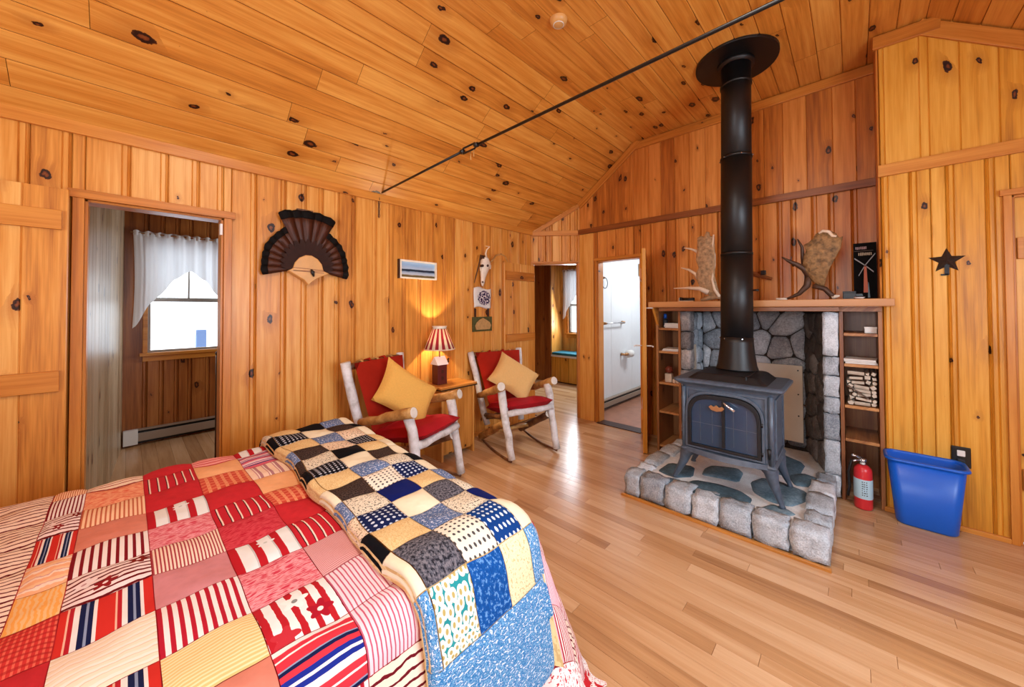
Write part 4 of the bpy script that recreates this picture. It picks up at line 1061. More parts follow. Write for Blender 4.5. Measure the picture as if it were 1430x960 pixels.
# flue collar and pipe
sp = thing('stove_pipe', 'black stove pipe rising from the stove to the ceiling', 'stove pipe', (2.95,.607,.9))
pb, pt = Vector((2.945,.607,.895)), Vector((3.04,.607,ZC))
def onp(z): return pb+(pt-pb)*((z-pb.z)/(pt.z-pb.z))
def ptube(z0,z1,r0,r1,n=32): return MB().tube([onp(z0),onp(z1)],[r0,r1],n)
MB().tube([onp(z) for z in (.895,.905,.93,1.0,1.08,1.12)],[.130,.128,.120,.110,.102,.101],32).obj('flue_collar','pipe',sp,True)
ptube(1.11,1.72,.099,.099).obj('pipe_section','pipe',sp,True)
ptube(1.70,2.42,.097,.097).obj('pipe_section','pipe',sp,True)
ptube(2.40,ZC-.004,.095,.095).obj('pipe_section','pipe',sp,True)
for z in (1.115,1.71,2.41,2.95): ptube(z-.008,z+.008,.101,.101).obj('joint_ring','pipe',sp,True)
MB().tube([onp(ZC-.035)+Vector((0,0,0)),onp(ZC-.006)],[.262,.262],48).obj('ceiling_plate','pipe',sp,False,bevel=.004)
MB().tube([onp(ZC-.06),onp(ZC-.03)],[.118,.118],32).obj('ceiling_collar','pipe',sp,True)
for k in range(6):
    a = k*PI/3+2.6; 
    for z in (1.115,2.41): p = onp(z); MB().tube([p+Vector((.100*math.cos(a),.100*math.sin(a),0)),p+Vector((.109*math.cos(a),.109*math.sin(a),0))],.004,6).obj('rivet','chrome',sp)
MB().tube([onp(1.45)+Vector((-.02,-.10,0)),onp(1.45)+Vector((-.03,-.135,0))],[.004,.009],8).obj('damper_knob','black',sp,True)

# ------------------------------------------------------------------ on the mantel
def slab3(outline, fn, th, name, mat, parent, crv=0):
    """thick sheet from a pixel outline placed on a plane; fn(px,py)->world; gently cupped"""
    P = [fn(*p) for p in outline]; c = sum(P, Vector())/len(P); n = Vector((1,0,0)); b = MB(); k = len(P)
    rmax = max((p-c).length for p in P)
    rings = [1,.96,.7,.35]
    for sgn in (-1,1):
        for r in rings:
            for p in P:
                q = c+(p-c)*r; d = (q-c).length/rmax
                b.v.append(q+n*(crv*(1-d*d)+sgn*th*(0 if r == 1 and False else (.35 if r == 1 else 1))*(.8+.4*R.random())))
        b.v.append(c+n*(crv+sgn*th))
    m_ = len(rings)*k+1
    for s in (0,1):
        o = s*m_
        for r in range(len(rings)-1):
            for i in range(k):
                i2 = (i+1)%k; q = (o+r*k+i,o+r*k+i2,o+(r+1)*k+i2,o+(r+1)*k+i); b.face(q if s else q[::-1])
        for i in range(k): q = (o+(len(rings)-1)*k+i, o+(len(rings)-1)*k+(i+1)%k, o+m_-1); b.face(q if s else q[::-1])
    for i in range(k): i2 = (i+1)%k; b.face((i,i2,m_+i2,m_+i))
    return b.obj(name, mat, parent, smooth=True)
AL = lambda x,y,X=3.46: PX(X, 920+x/7.386, 310+y/7.386)
t = thing('moose_antler', 'pale palmate moose antler standing left of the stove pipe on the mantel', 'antler', (3.46,.9,1.387))
slab3([(410,170),(450,150),(480,160),(500,105),(530,110),(540,155),(585,150),(595,300),(600,420),(590,560),(620,700),(640,790),(540,770),(440,700),(405,600),(400,540),(430,480),(400,400),(412,300)],lambda x,y: AL(x,y),.010,'palm','antler_l',t,-.05)
for pts, r in (([(430,330),(385,300),(340,285),(285,278)],[.018,.012,.008,.004]), ([(420,590),(390,540),(330,500),(255,480)],[.02,.014,.010,.004]), ([(520,730),(430,690),(320,685),(180,690)],[.026,.018,.012,.004])):
    MB().tube([AL(x,y)-Vector((.02+.06*i/4,0,0)) for i,(x,y) in enumerate(pts)], r, 10).obj('tine','antler_w',t,True)
MB().tube([AL(*p)-Vector((.045,0,0)) for p in ((580,140),(572,260),(592,350),(592,450),(565,600),(590,700),(640,775))],[.007,.008,.008,.008,.009,.012,.014],8).obj('pale_rim','antler_w',t,True)
MB().tube([AL(*p)-Vector((.01,0,0)) for p in ((700,780),(600,770),(520,785),(440,812))],[.02,.022,.02,.016],12).obj('burr_stem','antler_l',t,True)
MB().tube([AL(490,150),AL(505,110)],[.014,.01],8).obj('tip','antler_w',t,True)
AR = lambda x,y,X=3.52: PX(X, 1060+x/7.15, 310+y/7.15)
t = thing('moose_antler', 'large brown palmate moose antler standing right of the stove pipe on the mantel', 'antler', (3.52,.2,1.387))
slab3([(540,180),(570,130),(610,105),(700,90),(770,120),(800,165),(840,150),(820,260),(775,350),(720,450),(680,540),(655,640),(600,650),(530,590),(480,520),(440,430),(450,360),(475,300),(450,240),(500,215)],lambda x,y: AR(x,y),.011,'palm','antler',t,-.06)
for pts, r in (([(500,540),(450,470),(380,430),(310,400),(240,362)],[.022,.02,.017,.012,.005]), ([(450,420),(440,360),(435,260),(392,182)],[.016,.013,.010,.004]), ([(360,440),(320,400),(335,350)],[.014,.008,.004])):
    MB().tube([AR(x,y)-Vector((.02+.012*i,0,0)) for i,(x,y) in enumerate(pts)], r, 10).obj('tine','antler_d',t,True)
MB().tube([AR(*p)-Vector((.01,0,0)) for p in ((500,540),(480,640),(400,720),(330,750),(285,768))],[.024,.022,.015,.01,.008],10).obj('stem','antler_d',t,True)
MB().tube([AR(*p)-Vector((.02,0,0)) for p in ((540,640),(600,655),(660,670),(710,720),(745,750))],[.018,.018,.018,.018,.018],10).obj('stem','antler_d',t,True)
MB().tube([AR(735,752)-Vector((.02,0,0)),AR(805,738)-Vector((.03,0,0))],[.02,.006],10).obj('burr','bone',t,True)
MB().tube([AR(*p)-Vector((.045,0,0)) for p in ((600,125),(640,100),(700,108),(735,150),(775,155))],[.008,.011,.012,.011,.008],8).obj('pale_rim','antler_w',t,True)
b = MB().tube([AR(170,770),AR(285,775)],[.009,.014],8); tag(b.obj('bone_fragment','bone',None,True),'small pale bone piece lying on the mantel between the antlers','bone')
# flashlight
p = AL(255,735,3.42); t = thing('flashlight', 'short black flashlight lying under the left antler', 'flashlight', (p.x,p.y,1.387))
p.z = 1.407
MB().tube([p+Vector((0,-.09,0)),p],.014,14).obj('body','black',t,True); MB().tube([p,p+Vector((-.008,.03,0))],[.015,.021],14).obj('head','black',t,True); MB().tube([p+Vector((-.008,.030,0)),p+Vector((-.008,.032,0))],.018,14).obj('lens','paper',t,True)
tag(MB().b2((3.31,1.0,1.387),(3.34,1.12,1.393)).obj('flat_stick','antler_w'),'thin pale stick lying on the mantel below the left antler','stick')
# hook rack on the wall right of the pipe
p = PX(XB-.03,1045,384); q = PX(XB-.03,1077,390)
t = thing('wooden_bracket', 'reddish wooden bracket with dark knob on the wall just right of the stove pipe', 'bracket', (p.x,p.y,p.z))
a1, a2 = PX(XB-.03,1043,380), PX(XB-.05,1078,390)
MB().tube([a1,a2],[.022,.013],4).obj('arm','shelfwood',t); c = PX(XB-.05,1066,381); MB().b2((c.x-.02,c.y-.018,c.z-.018),(c.x+.02,c.y+.018,c.z+.018)).obj('knob','black',t,bevel=.003)
# black boxed kit with windmill picture
bx0 = XB-.16
y_l, y_r = PX(bx0,1192,380).y, PX(bx0,1230,380).y; z_t = PX(bx0,1210,339).z
y_r = max(y_r,-.122)
t = thing('boxed_kit', 'tall black box with a windmill picture at the right end of the mantel', 'box', (bx0+.03,(y_l+y_r)/2,1.387))
MB().b2((bx0,y_r,1.387),(bx0+.05,y_l,z_t)).obj('carton',plain('matte_black_carton','060607',.8,.15),t,bevel=.002)
H_ = z_t-1.387; Wd = y_l-y_r
FB = lambda u,v,d: Vector((bx0-.0008-d, y_l-u*Wd, 1.387+v*H_))
def flat(name, pls, mat, par, fr=FB):
    b = MB()
    for i, pl in enumerate(pls): b.prism(pl, fr, 0, .0012)
    return b.obj(name, mat, par)
def quad(x0,y0,x1,y1,w):
    dx,dy = x1-x0,y1-y0; L = math.hypot(dx,dy); nx,ny = -dy/L*w,dx/L*w
    return [(x0-nx,y0-ny),(x1-nx,y1-ny),(x1+nx,y1+ny),(x0+nx,y0+ny)]
flat('tower_print',[[(.46,.60),(.56,.60),(.62,.12),(.42,.12)]],plain('orange_print','c8643a',.5),t)
flat('sail_print',[quad(.05,.73,.5,.60,.011),quad(.5,.60,.94,.80,.011),quad(.5,.60,.86,.48,.011),quad(.5,.60,.22,.42,.011)],plain('grey_print','9aa0a6',.5),t)
flat('base_print',[[(.02,.06),(.4,.06),(.36,.10),(.05,.10)],[(.6,.03),(.7,.03),(.64,.3),(.62,.3)]],plain('slate_print','6c8a98',.5),t)
def blurred(x0, x1, y0, h, n):   # small print too soft to read in the photograph
    w = (x1-x0)/n
    return [[(x0+w*k, y0+R.uniform(0,h*.2)), (x0+w*(k+R.uniform(.6,.85)), y0), (x0+w*(k+R.uniform(.6,.85)), y0+h*R.uniform(.7,1)), (x0+w*k, y0+h)] for k in range(n)]
flat('faint_lettering', blurred(.10,.60,.885,.05,7), plain('pinkish_grey_print','a08a90',.6), t)
flat('title_lettering', blurred(.22,.82,.775,.055,8), plain('grey_cream_print','a8a08c',.6), t)
flat('rule_print',[[(.04,.855),(.86,.855),(.86,.861),(.04,.861)]],plain('brown_grey_print','6a5a54',.6),t)
t = thing('small_black_box', 'small black box beside the windmill box on the mantel', 'box', (3.5,.04,1.387))
c = PX(3.52,1187,405); MB().b2((3.50,c.y-.03,1.387),(3.56,c.y+.038,1.437)).obj('body','black',t,bevel=.003); MB().b2((3.498,c.y-.031,1.432),(3.562,c.y+.039,1.444)).obj('lid','black',t,bevel=.002)
c = PX(3.42,1200,413); tag(MB().lathe([(0,0),(.02,.002),(.03,.012),(.028,.013),(.018,.005),(0,.004)],14,(3.42,c.y,1.387)).obj('white_dish','paper',None,True),'tiny white dish in front of the black boxes on the mantel','dish')

# ------------------------------------------------------------------ chairs
def chair(label, ox, oy, a, tilt, cush_mat, pillow, plab, nm='rocking_chair'):
    t = thing(nm, label, 'chair', (ox,oy,0), 'log rocking chairs by the left wall')
    def Wc(u,f,z):
        f, z = f*math.cos(tilt)-z*math.sin(tilt), z*math.cos(tilt)+f*math.sin(tilt)
        return Vector((ox+u*math.cos(a)+f*math.sin(a), oy+u*math.sin(a)-f*math.cos(a), z))
    J = lambda s=.004: R.uniform(-s,s)
    def log(n, p, q, r0, r1, mat, k=6, end=True, bend=.006):
        P = [Vector(p)+(Vector(q)-Vector(p))*i/k+Vector((J(bend),J(bend),J(bend))) for i in range(k+1)]
        rr = [(r0+(r1-r0)*i/k)*(1+J(.07)) for i in range(k+1)]
        o = MB().tube([Wc(*x) for x in P], rr, 12).obj(n, mat, t, True)
        if end:
            for e, d in ((0,-1),(k,1)):
                dirv = (Vector(q)-Vector(p)).normalized()*.003*d
                MB().tube([Wc(*(P[e]+dirv*.2)), Wc(*(P[e]+dirv))], [rr[e]*.97, rr[e]*.8], 12).obj('cut_end','log_end',o)
        return o
    wf, wa, wp, wt = .245, .285, .20, .29
    lift = .022
    for s in (-1,1):
        log('front_leg', (s*wf,.03,.035), (s*(wf+.012),-.10,.60), .031, .036, 'log')
        log('arm', (s*wa,-.50,.50), (s*wa,-.035,.645), .028, .040, 'log_t')
        log('back_post', (s*wp,-.50,.20), (s*wt,-.66,.915), .030, .034, 'log' if s < 0 or cush_mat == 0 else 'log')
        log('rear_leg', (s*wf*.95,-.06,.33), (s*wf*.95,-.56,.085), .034, .034, 'log_t' if s < 0 else 'log_d')
        pts = [(s*wf, .03+.0*k-.62*k/12, .012+.07*((k/12-.28)/.72)**2*(1 if k/12 > .28 else .25)) for k in range(13)]
        MB().tube([Wc(p[0],p[1],p[2]+.004) for p in pts], .011, 8).obj('rocker','log_d',t,True)
        log('side_rail', (s*wf,-.03,.385), (s*.22,-.48,.30), .022, .022, 'log_d', end=False)
    log('front_rail', (-wf,-.028,.405), (wf,-.028,.405), .028, .028, 'log', end=False)
    log('back_rail', (-.22,-.50,.28), (.22,-.50,.28), .024, .024, 'log_d', end=False)
    log('top_rail', (-wt,-.655,.88), (wt,-.655,.88), .026, .026, 'log_d', end=False)
    log('stretcher', (-wf*.9,-.40,.16), (wf*.9,-.40,.16), .018, .018, 'log_t', end=False)
    b = MB()
    def pad(c0, c1, w0, w1, th, nrm, nu=10, nv=10, puff=.02):
        # padded cushion between two edges
        c0, c1, nrm = Vector(c0), Vector(c1), Vector(nrm).normalized(); m = MB()
        for s in (1,-1):
            def fn(i,j,s=s):
                w = w0+(w1-w0)*j; e = min(1,(4*i*(1-i))**.2*(4*j*(1-j))**.2*1.0) if 0<i<1 and 0<j<1 else 0
                p = c0+(c1-c0)*j+Vector(((i-.5)*2*w,0,0)); q = p+nrm*(th*.5+s*(th*.5*e+puff*e*.4)+(.006*math.sin(i*11+j*7)+.005*math.sin(j*17-i*6))*e)
                return Wc(*q)
            m.grid(fn, nu, nv)
        return m
    so = pad((0,-.50,.315),(0,.015,.425),.205,.24,.10,(0,-.2,1)).obj('seat_cushion','redc',t,True)
    bo = pad((0,-.49,.36),(0,-.635,.90),.185,.262,.065,(0,1,.25)).obj('back_cushion','redb',t,True)
    for k in range(5):
        u = -.16+k*.08; m = MB(); m.tube([Wc(u,-.61,.885),Wc(u,-.64,.915),Wc(u,-.685,.90),Wc(u,-.69,.86)],.010,6); m.obj('tie_strap','redb' if k%2 else 'log_t',t,True)
    # throw pillow standing on one corner
    pil = pillow(Wc); return t
def pillow_obj(label, mat, pts_fn, th=.07):
    """square pillow: pts_fn(i,j) in -1..1 gives (centre, axes)"""
    c, ax, ay, az = pts_fn; b = MB()
    for s in (1,-1):
        def fn(i,j,s=s):
            u, v = 2*i-1, 2*j-1; pin = 1-.10*(1-v*v)*(u*u) ; pin2 = 1-.10*(1-u*u)*(v*v)
            h = th*(max(0,(1-u**4)*(1-v**4)))**.55
            return c+ax*u*pin+ay*v*pin2+az*s*h
        b.grid(fn, 14, 14)
    return tag(b.obj('throw_pillow',mat,None,True), label, 'pillow')
def pil1(Wc):
    c = Wc(.03,-.37,.655); 
    A, Bq = Wc(.115,-.55,.95)-c, None
    up = (Wc(-.03,-.50,.93)-c); sd = (Wc(.25,-.24,.67)-c)
    ax = (up+sd)*.5*1.02; ay = (up-sd)*.5*1.02; n = ax.cross(ay).normalized()
    if n.dot(Wc(0,0,.6)-Wc(0,-.4,.5)) < 0: n = -n
    return pillow_obj('mustard yellow square pillow leaning in the rocking chair beside the bed','yellow',(c+n*.02,ax,ay,n))
def pil2(Wc):
    c = Wc(.03,-.36,.655); up = Wc(.0,-.53,.90)-c; sd = Wc(.30,-.30,.66)-c
    ax = (up+sd)*.5; ay = (up-sd)*.5; n = ax.cross(ay).normalized()
    if n.dot(Wc(0,0,.6)-Wc(0,-.4,.5)) < 0: n = -n
    return pillow_obj('cream and gold square pillow standing on its corner in the farther rocking chair','cream',(c+n*.02,ax,ay,n))
chair('log rocking chair with red cushions nearest the patchwork bed', 1.570,2.215,.355,-.05, 0, pil1, '')
chair('log rocking chair with red cushions right of the lamp table', 2.503,2.113,-.27,.04, 1, pil2, '')

# ------------------------------------------------------------------ lamp table and lamp
tb = thing('side_table', 'honey pine side cabinet under the lamp between the rocking chairs', 'table', (2.05,2.75,0))
tx0, tx1, ty0, ty1 = 1.87, 2.24, 2.61, 2.885
MB().b2((tx0-.02,ty0-.02,.625),(tx1+.02,ty1,.645)).obj('top','table',tb,bevel=.003)
MB().b2((tx0-.022,ty0-.022,.617),(tx1+.022,ty1,.626)).obj('dark_edge','black',tb)
MB().b2((tx1-.02,ty0,.0),(tx1,ty1-.01,.617)).obj('side_panel','table',tb)
MB().b2((tx0,ty0,.0),(tx0+.02,ty1-.01,.617)).obj('side_panel','table',tb)
MB().b2((tx0+.02,ty0+.01,.06),(tx1-.02,ty0+.025,.617)).obj('door','table',tb,bevel=.003)
MB().b2((tx0+.02,ty0+.03,.04),(tx1-.02,ty1-.01,.06)).obj('bottom_shelf','table',tb)
lx, ly = 1.955, 2.76
lp = thing('table_lamp', 'lamp with red and cream striped shade and a little red house base', 'lamp', (lx,ly,.645))
hb = MB().b2((lx-.05,ly-.045,.646),(lx+.05,ly+.045,.825)).obj('house_body','housered',lp,bevel=.002)
b = MB(); b.prism([(-.06,0),(.06,0),(0,.072)], lambda u,v,d: Vector((lx+d, ly+u, .825+v)), -.058,.058); b.obj('house_roof','white',lp)
b = MB(); b.prism([(-.048,0),(.048,0),(0,.056)], lambda u,v,d: Vector((lx+d, ly+u, .826+v)), .0582,.061); b.obj('gable','iron_d',lp)
for z in (.68,.72,.76):
    for dy in (-.015,.015): MB().b2((lx+.0505,ly+dy-.007,z),(lx+.053,ly+dy+.007,z+.018)).obj('window_pane','white',hb)
for z in (.69,.75): MB().b2((lx-.012,ly-.047,z),(lx+.012,ly-.0455,z+.03)).obj('window_pane','darkwood',hb)
MB().tube([(lx,ly,.89),(lx,ly,1.13)],.007,8).obj('stem','brass',lp,True)
MB().lathe([(.138,.965),(.062,1.15)],48,(lx,ly,0)).obj('shade','shade',lp,True,solid=.0015)
MB().lathe([(.139,.960),(.140,.963),(.138,.97)],48,(lx,ly,0)).obj('lower_trim','antler_w',lp,True,solid=.002)
b = MB(); b.lathe([(.064,1.144),(.058,1.160),(.067,1.172)],48,(lx,ly,0)); b.obj('scalloped_collar','bone',lp,True,solid=.002)
bl = MB().lathe([(0,.0)]+[(.024*math.sin(k*PI/8),.024-.024*math.cos(k*PI/8)) for k in range(1,8)]+[(0,.048)],14,(lx,ly,1.02))
mm = N('warm_bulb'); mm.b.inputs['Emission Color'].default_value = (1,.72,.4,1); mm.b.inputs['Emission Strength'].default_value = 8; bl.obj('bulb',mm.m,lp,True)
pl_ = bpy.data.lights.new('lamp_bulb','POINT'); pl_.energy = 30; pl_.color = (1,.78,.52); pl_.shadow_soft_size = .012
po = bpy.data.objects.new('lamp_bulb',pl_); COL.objects.link(po); po.location = (lx,ly,1.10)
t = thing('power_outlet', 'white power outlet on the side of the pine cabinet behind the near chair arm', 'outlet', (tx1,2.70,.42))
MB().b2((tx1+.0,2.655,.36),(tx1+.006,2.72,.46)).obj('plate','white',t,bevel=.002)
for z in (.385,.425): MB().b2((tx1+.006,2.675,z),(tx1+.009,2.70,z+.022)).obj('socket','paper',t,bevel=.002)

# ------------------------------------------------------------------ on the left wall
yw = YA-.013
tf = thing('turkey_tail_fan', 'mounted dark brown turkey tail fan on a pale plaque on the left wall', 'trophy', (.89,yw,1.62))
fc = Vector((.885,yw-.02,1.632)); nF = 19
for k in range(nF):
    dg = -7+194*k/(nF-1); ang = math.radians(dg); mid_ = 58 < dg < 122
    L = (.395 if mid_ else .30)*(1-.02*abs(math.sin(k*2.3)))
    dv = Vector((math.cos(ang)*(1 if mid_ else .92),0,math.sin(ang))); sd = Vector((-math.sin(ang),0,math.cos(ang)))
    lay = -.003*(k%2)-.004-(.006 if mid_ else 0)
    def fea(r0, r1, w0, w1, mat, nm, par, dz=0):
        b = MB(); n = 6
        for i in range(n+1):
            r = r0+(r1-r0)*i/n; w = (w0+(w1-w0)*i/n)*L
            if nm == 'tip' and i == n: w *= .82
            for q in (-1,0,1): b.v.append(fc+dv*(r*L+(.008 if q == 0 and i == n else 0))+sd*(w*q)+Vector((0,lay+dz-(.005 if q == 0 else 0)-.012*r*r,0)))
        for i in range(n):
            for j in range(2): o = 3*i+j; b.face((o,o+1,o+4,o+3),[(i/n,j/2),(i/n,(j+1)/2),((i+1)/n,(j+1)/2),((i+1)/n,j/2)])
        return b.obj(nm, mat, par, True, solid=.0015)
    fo = fea(.12,.93,.02,.108,'feather','feather',tf)
    fea(.90,1.03,.108,.118,'feather_tip','tip',fo,-.001)
for k in range(15):
    ang = math.radians(0+180*k/14); dv = Vector((math.cos(ang),0,math.sin(ang))); sd = Vector((-math.sin(ang),0,math.cos(ang))); rl = .17+.03*math.sin(ang)
    b = MB(); b.prism([(.02,-.01),(rl*.75,-.026),(rl,-.008),(rl,.008),(rl*.75,.026),(.02,.01)], lambda u,v,d: fc+dv*u+sd*v+Vector((0,-.026-d-.001*(k%2),0)), 0,.003); b.obj('covert_feather','feather_core',tf)
pls = [(-.13,-.03),(-.10,-.012),(-.088,.03),(-.06,.066),(-.02,.088),(.02,.088),(.06,.066),(.088,.03),(.10,-.018),(.14,-.035),(.08,-.062),(.035,-.09),(0,-.125),(-.03,-.09),(-.08,-.06)]
b = MB(); b.prism(pls, lambda u,v,d: Vector((.885+u,yw-d,1.628+v)), .0,.062); pq = b.obj('plaque_board','plaque',tf,bevel=.006)
b = MB()
for ya_, yb2 in ((-.008,-.016),(-.03,-.022),(-.028,-.036)): b.prism([(-.10,ya_),(.10,yb2),(.10,yb2+.004),(-.10,ya_+.004)], lambda u,v,d: Vector((.885+u,yw-d,1.628+v)), .062,.0635)
b.obj('carved_line','trim_d',pq)
MB().tube([(.898,yw-.066,1.615),(.905,yw-.074,1.595),(.915,yw-.07,1.565)],[.005,.014,.005],10).obj('beard_tuft','black',tf,True)
MB().b2((.82,yw-.02,2.035),(.925,yw,2.05)).obj('hanging_cleat','log_d',tf)
# lake picture
t = thing('framed_picture', 'small framed photograph of a blue lake on the left wall', 'picture', (1.81,yw,1.6))
a, c = Vector((1.62,0,1.60)), Vector((2.0,0,1.765)); P_ = lambda u,v,d: Vector((u,yw-d,v))
band([(a.x,a.z),(c.x,a.z),(c.x,c.z),(a.x,c.z)],[(a.x+.014,a.z+.014),(c.x-.014,a.z+.014),(c.x-.014,c.z-.014),(a.x+.014,c.z-.014)],P_,0,.028).obj('frame','bone',t,bevel=.002)
b = MB(); b.v = [P_(a.x+.013,a.z+.013,.008),P_(c.x-.013,a.z+.013,.008),P_(c.x-.013,c.z-.013,.008),P_(a.x+.013,c.z-.013,.008)]; b.face((0,1,2,3),[(0,0),(1,0),(1,1),(0,1)]); b.obj('photo_print','lake',t)
MB().b2((a.x-.012,yw-.024,a.z-.002),(a.x-.001,yw,c.z+.002)).obj('side_edge','darkwood',t)
# deer skull
t = thing('deer_skull', 'white deer skull with small antlers hung on the left wall', 'skull', (2.64,yw,1.75))
S_ = lambda x,y,d=.03: PY(yw-d, 640+x/6.86, 330+y/6.86)
def skull_ring(c, rx, rz, dep, n=12):
    return [Vector((c.x+rx*math.cos(2*PI*k/n), c.y-dep*(.5+.5*math.sin(2*PI*k/n)) if False else c.y, c.z)) for k in range(n)]
b = MB(); prof = [((262,205),.03),((258,235),.06),((262,275),.068),((255,315),.055),((245,350),.047),((238,400),.03),((233,445),.024),((232,478),.010)]
n = 12; base = 0
for (px, r) in prof:
    c = S_(*px,d=.045)
    for k in range(n): w = 2*PI*k/n; b.v.append(c+Vector((r*math.cos(w), r*.55*math.sin(w), 0)))
for i in range(len(prof)-1):
    for k in range(n): k2 = (k+1)%n; b.face((i*n+k,i*n+k2,(i+1)*n+k2,(i+1)*n+k))
b.face(list(range(n))); b.face([(len(prof)-1)*n+k for k in range(n)][::-1]); b.obj('cranium','bone',t,True)
for px in ((236,282),(284,282)): c = S_(*px,d=.085); MB().tube([c,c+Vector((0,.03,0))],.014,10).obj('eye_socket','darkwood',t,True)
c = S_(233,440,.07); MB().tube([c,c-Vector((0,.004,0))],.010,8).obj('nose_opening','darkwood',t,True)
for px in ((214,300),(306,280)): c = S_(*px,d=.05); MB().tube([c,c+Vector((0,0,-.04))],[.012,.006],8).obj('cheekbone','bone',t,True)
for pts in (((245,215),(215,185),(205,240),(165,400),(152,450)), ((272,210),(262,170),(272,130),(300,100),(262,95))):
    MB().tube([S_(*p,d=.05+.012*i) for i,p in enumerate(pts)],[.012,.010,.008,.006,.003],8).obj('antler','antler_d' if pts[0][0]<250 else 'antler_w',t,True)
MB().tube([S_(*p,d=.04+.015*i) for i,p in enumerate(((300,250),(325,235),(360,185),(410,172),(450,195),(475,250)))],[.012,.010,.010,.009,.007,.003],8).obj('antler','log_t',t,True)
MB().b2((2.575,yw-.02,1.6),(2.62,yw,1.90)).obj('mount_board','darkwood',t,bevel=.003)
# printed cloth patch
t = thing('printed_patch', 'white cloth patch with round dark purple print hung below the skull', 'wall decoration', (2.6,yw,1.44))
a, c = PY(yw,661,402), PY(yw,685,430)
b = MB(); b.grid(lambda i,j: Vector((a.x+(c.x-a.x)*i+.012*math.sin(j*5)*(i-.5), yw-.006-.01*math.sin(i*PI)*math.sin(j*PI)-.004*math.sin(i*9+j*4), a.z+(c.z-a.z)*j+.012*math.sin(i*6))), 10,10); b.obj('cloth','paper',t,True,solid=.002)
m_ = N('purple_round_print',.9,.1); q = m_.noise(m_.uv(),9,3); mp = m_.col(m_.ramp(q,[(0,'2c2340'),(.45,'4a3f66'),(.53,'ddd6d6')],'CONSTANT'))
b = MB(); cc = (a+c)/2; ww, hh = (c.x-a.x)*.36, (a.z-c.z)*.37; n = 24
b.v = [Vector((cc.x+.01,yw-.026,cc.z))]+[Vector((cc.x+.01+ww*math.cos(2*PI*k/n)*(1+.08*math.sin(k*3)),yw-.024,cc.z+hh*math.sin(2*PI*k/n))) for k in range(n)]
for k in range(n): b.face((0,1+k,1+(k+1)%n),[(.5,.5),(.5+.5*math.cos(2*PI*k/n),.5+.5*math.sin(2*PI*k/n)),(.5+.5*math.cos(2*PI*(k+1)/n),.5+.5*math.sin(2*PI*(k+1)/n))])
b.obj('round_print',mp,t)
# moss green plaque
t = thing('relief_plaque', 'dark green square plaque with a tan mound relief lowest under the skull', 'wall decoration', (2.6,yw,1.2))
a, c = PY(yw,659,443), PY(yw,686,462); MB().b2((a.x,yw-.014,c.z),(c.x,yw,a.z)).obj('board','greenplaque',t,bevel=.003)
cc = (a+c)/2; w, h = (c.x-a.x), (a.z-c.z)
b = MB(); b.prism([(-.34,-.38),(.34,-.38),(.42,-.1),(.34,.12),(.16,.3),(0,.42),(-.16,.32),(-.32,.12),(-.4,-.1)], lambda u,v,d: Vector((cc.x+u*w,yw-d,cc.z+v*h)), .014,.026); b.obj('relief','tanshape',t,bevel=.004)
tp = PY(yw,664,431).z
for xx in (a.x+w*.15, a.x+w*.82): MB().b2((xx-.012,yw-.008,a.z),(xx+.012,yw,tp)).obj('hanger_strip','darkwood',t)
# tie rod with turnbuckle
t = thing('tie_rod', 'thin black iron tie rod crossing under the ceiling with a turnbuckle', 'tie rod', (1.45,.7,2.33))
MB().tube([(1.45,YA-.03,2.305),(1.45,1.80,2.33)],.008,8).obj('rod','black',t,True); MB().tube([(1.45,1.66,2.33),(1.45,YN+.02,2.34)],.008,8).obj('rod','black',t,True)
b = MB()
for s in (-1,1): b.tube([(1.45,1.66,2.33),(1.45,1.68,2.33+s*.017),(1.45,1.79,2.33+s*.017),(1.45,1.81,2.33)],.006,6)
for y in (1.665,1.80): b.tube([(1.45,y-.012,2.33),(1.45,y+.012,2.33)],.015,10)
b.obj('turnbuckle','black',t,True)
b = MB().tube([(1.45,1.69,2.31),(1.45,1.69,2.265)],.003,6); b.tube([(1.45,1.72,2.31),(1.452,1.72,2.255)],.003,6); b.obj('dangling_wire','log_t',t,True)
t = thing('wall_hook_chain', 'short rusty chain hanging from the tie rod end on the left wall', 'chain', (1.432,YA-.03,2.2))
for k in range(6): z = 2.25-k*.028; MB().tube([(1.432+(.006*math.cos(a*PI/4) if k%2 else 0),YA-.028+(.006*math.cos(a*PI/4) if not k%2 else 0),z+.016*math.sin(a*PI/4)) for a in range(9)],.003,6,False).obj('link','antler_d',t,True)
# smoke detector
p = PZ(ZC-.01,780,28); t = thing('smoke_detector', 'round pale smoke detector on the ceiling at the top edge', 'smoke detector', (p.x,p.y,ZC))
zc_ = min(ceil_at(p.y),ZC)
MB().lathe([(0,-.035),(.035,-.034),(.05,-.025),(.055,-.004),(.055,0),(0,0)],24,(p.x,p.y,zc_-.006)).obj('housing','plaque',t,True)
MB().lathe([(.03,-.0375),(.034,-.0375),(.034,-.034),(.03,-.034)],20,(p.x,p.y,zc_-.006)).obj('vent_ring','paper',t,True)

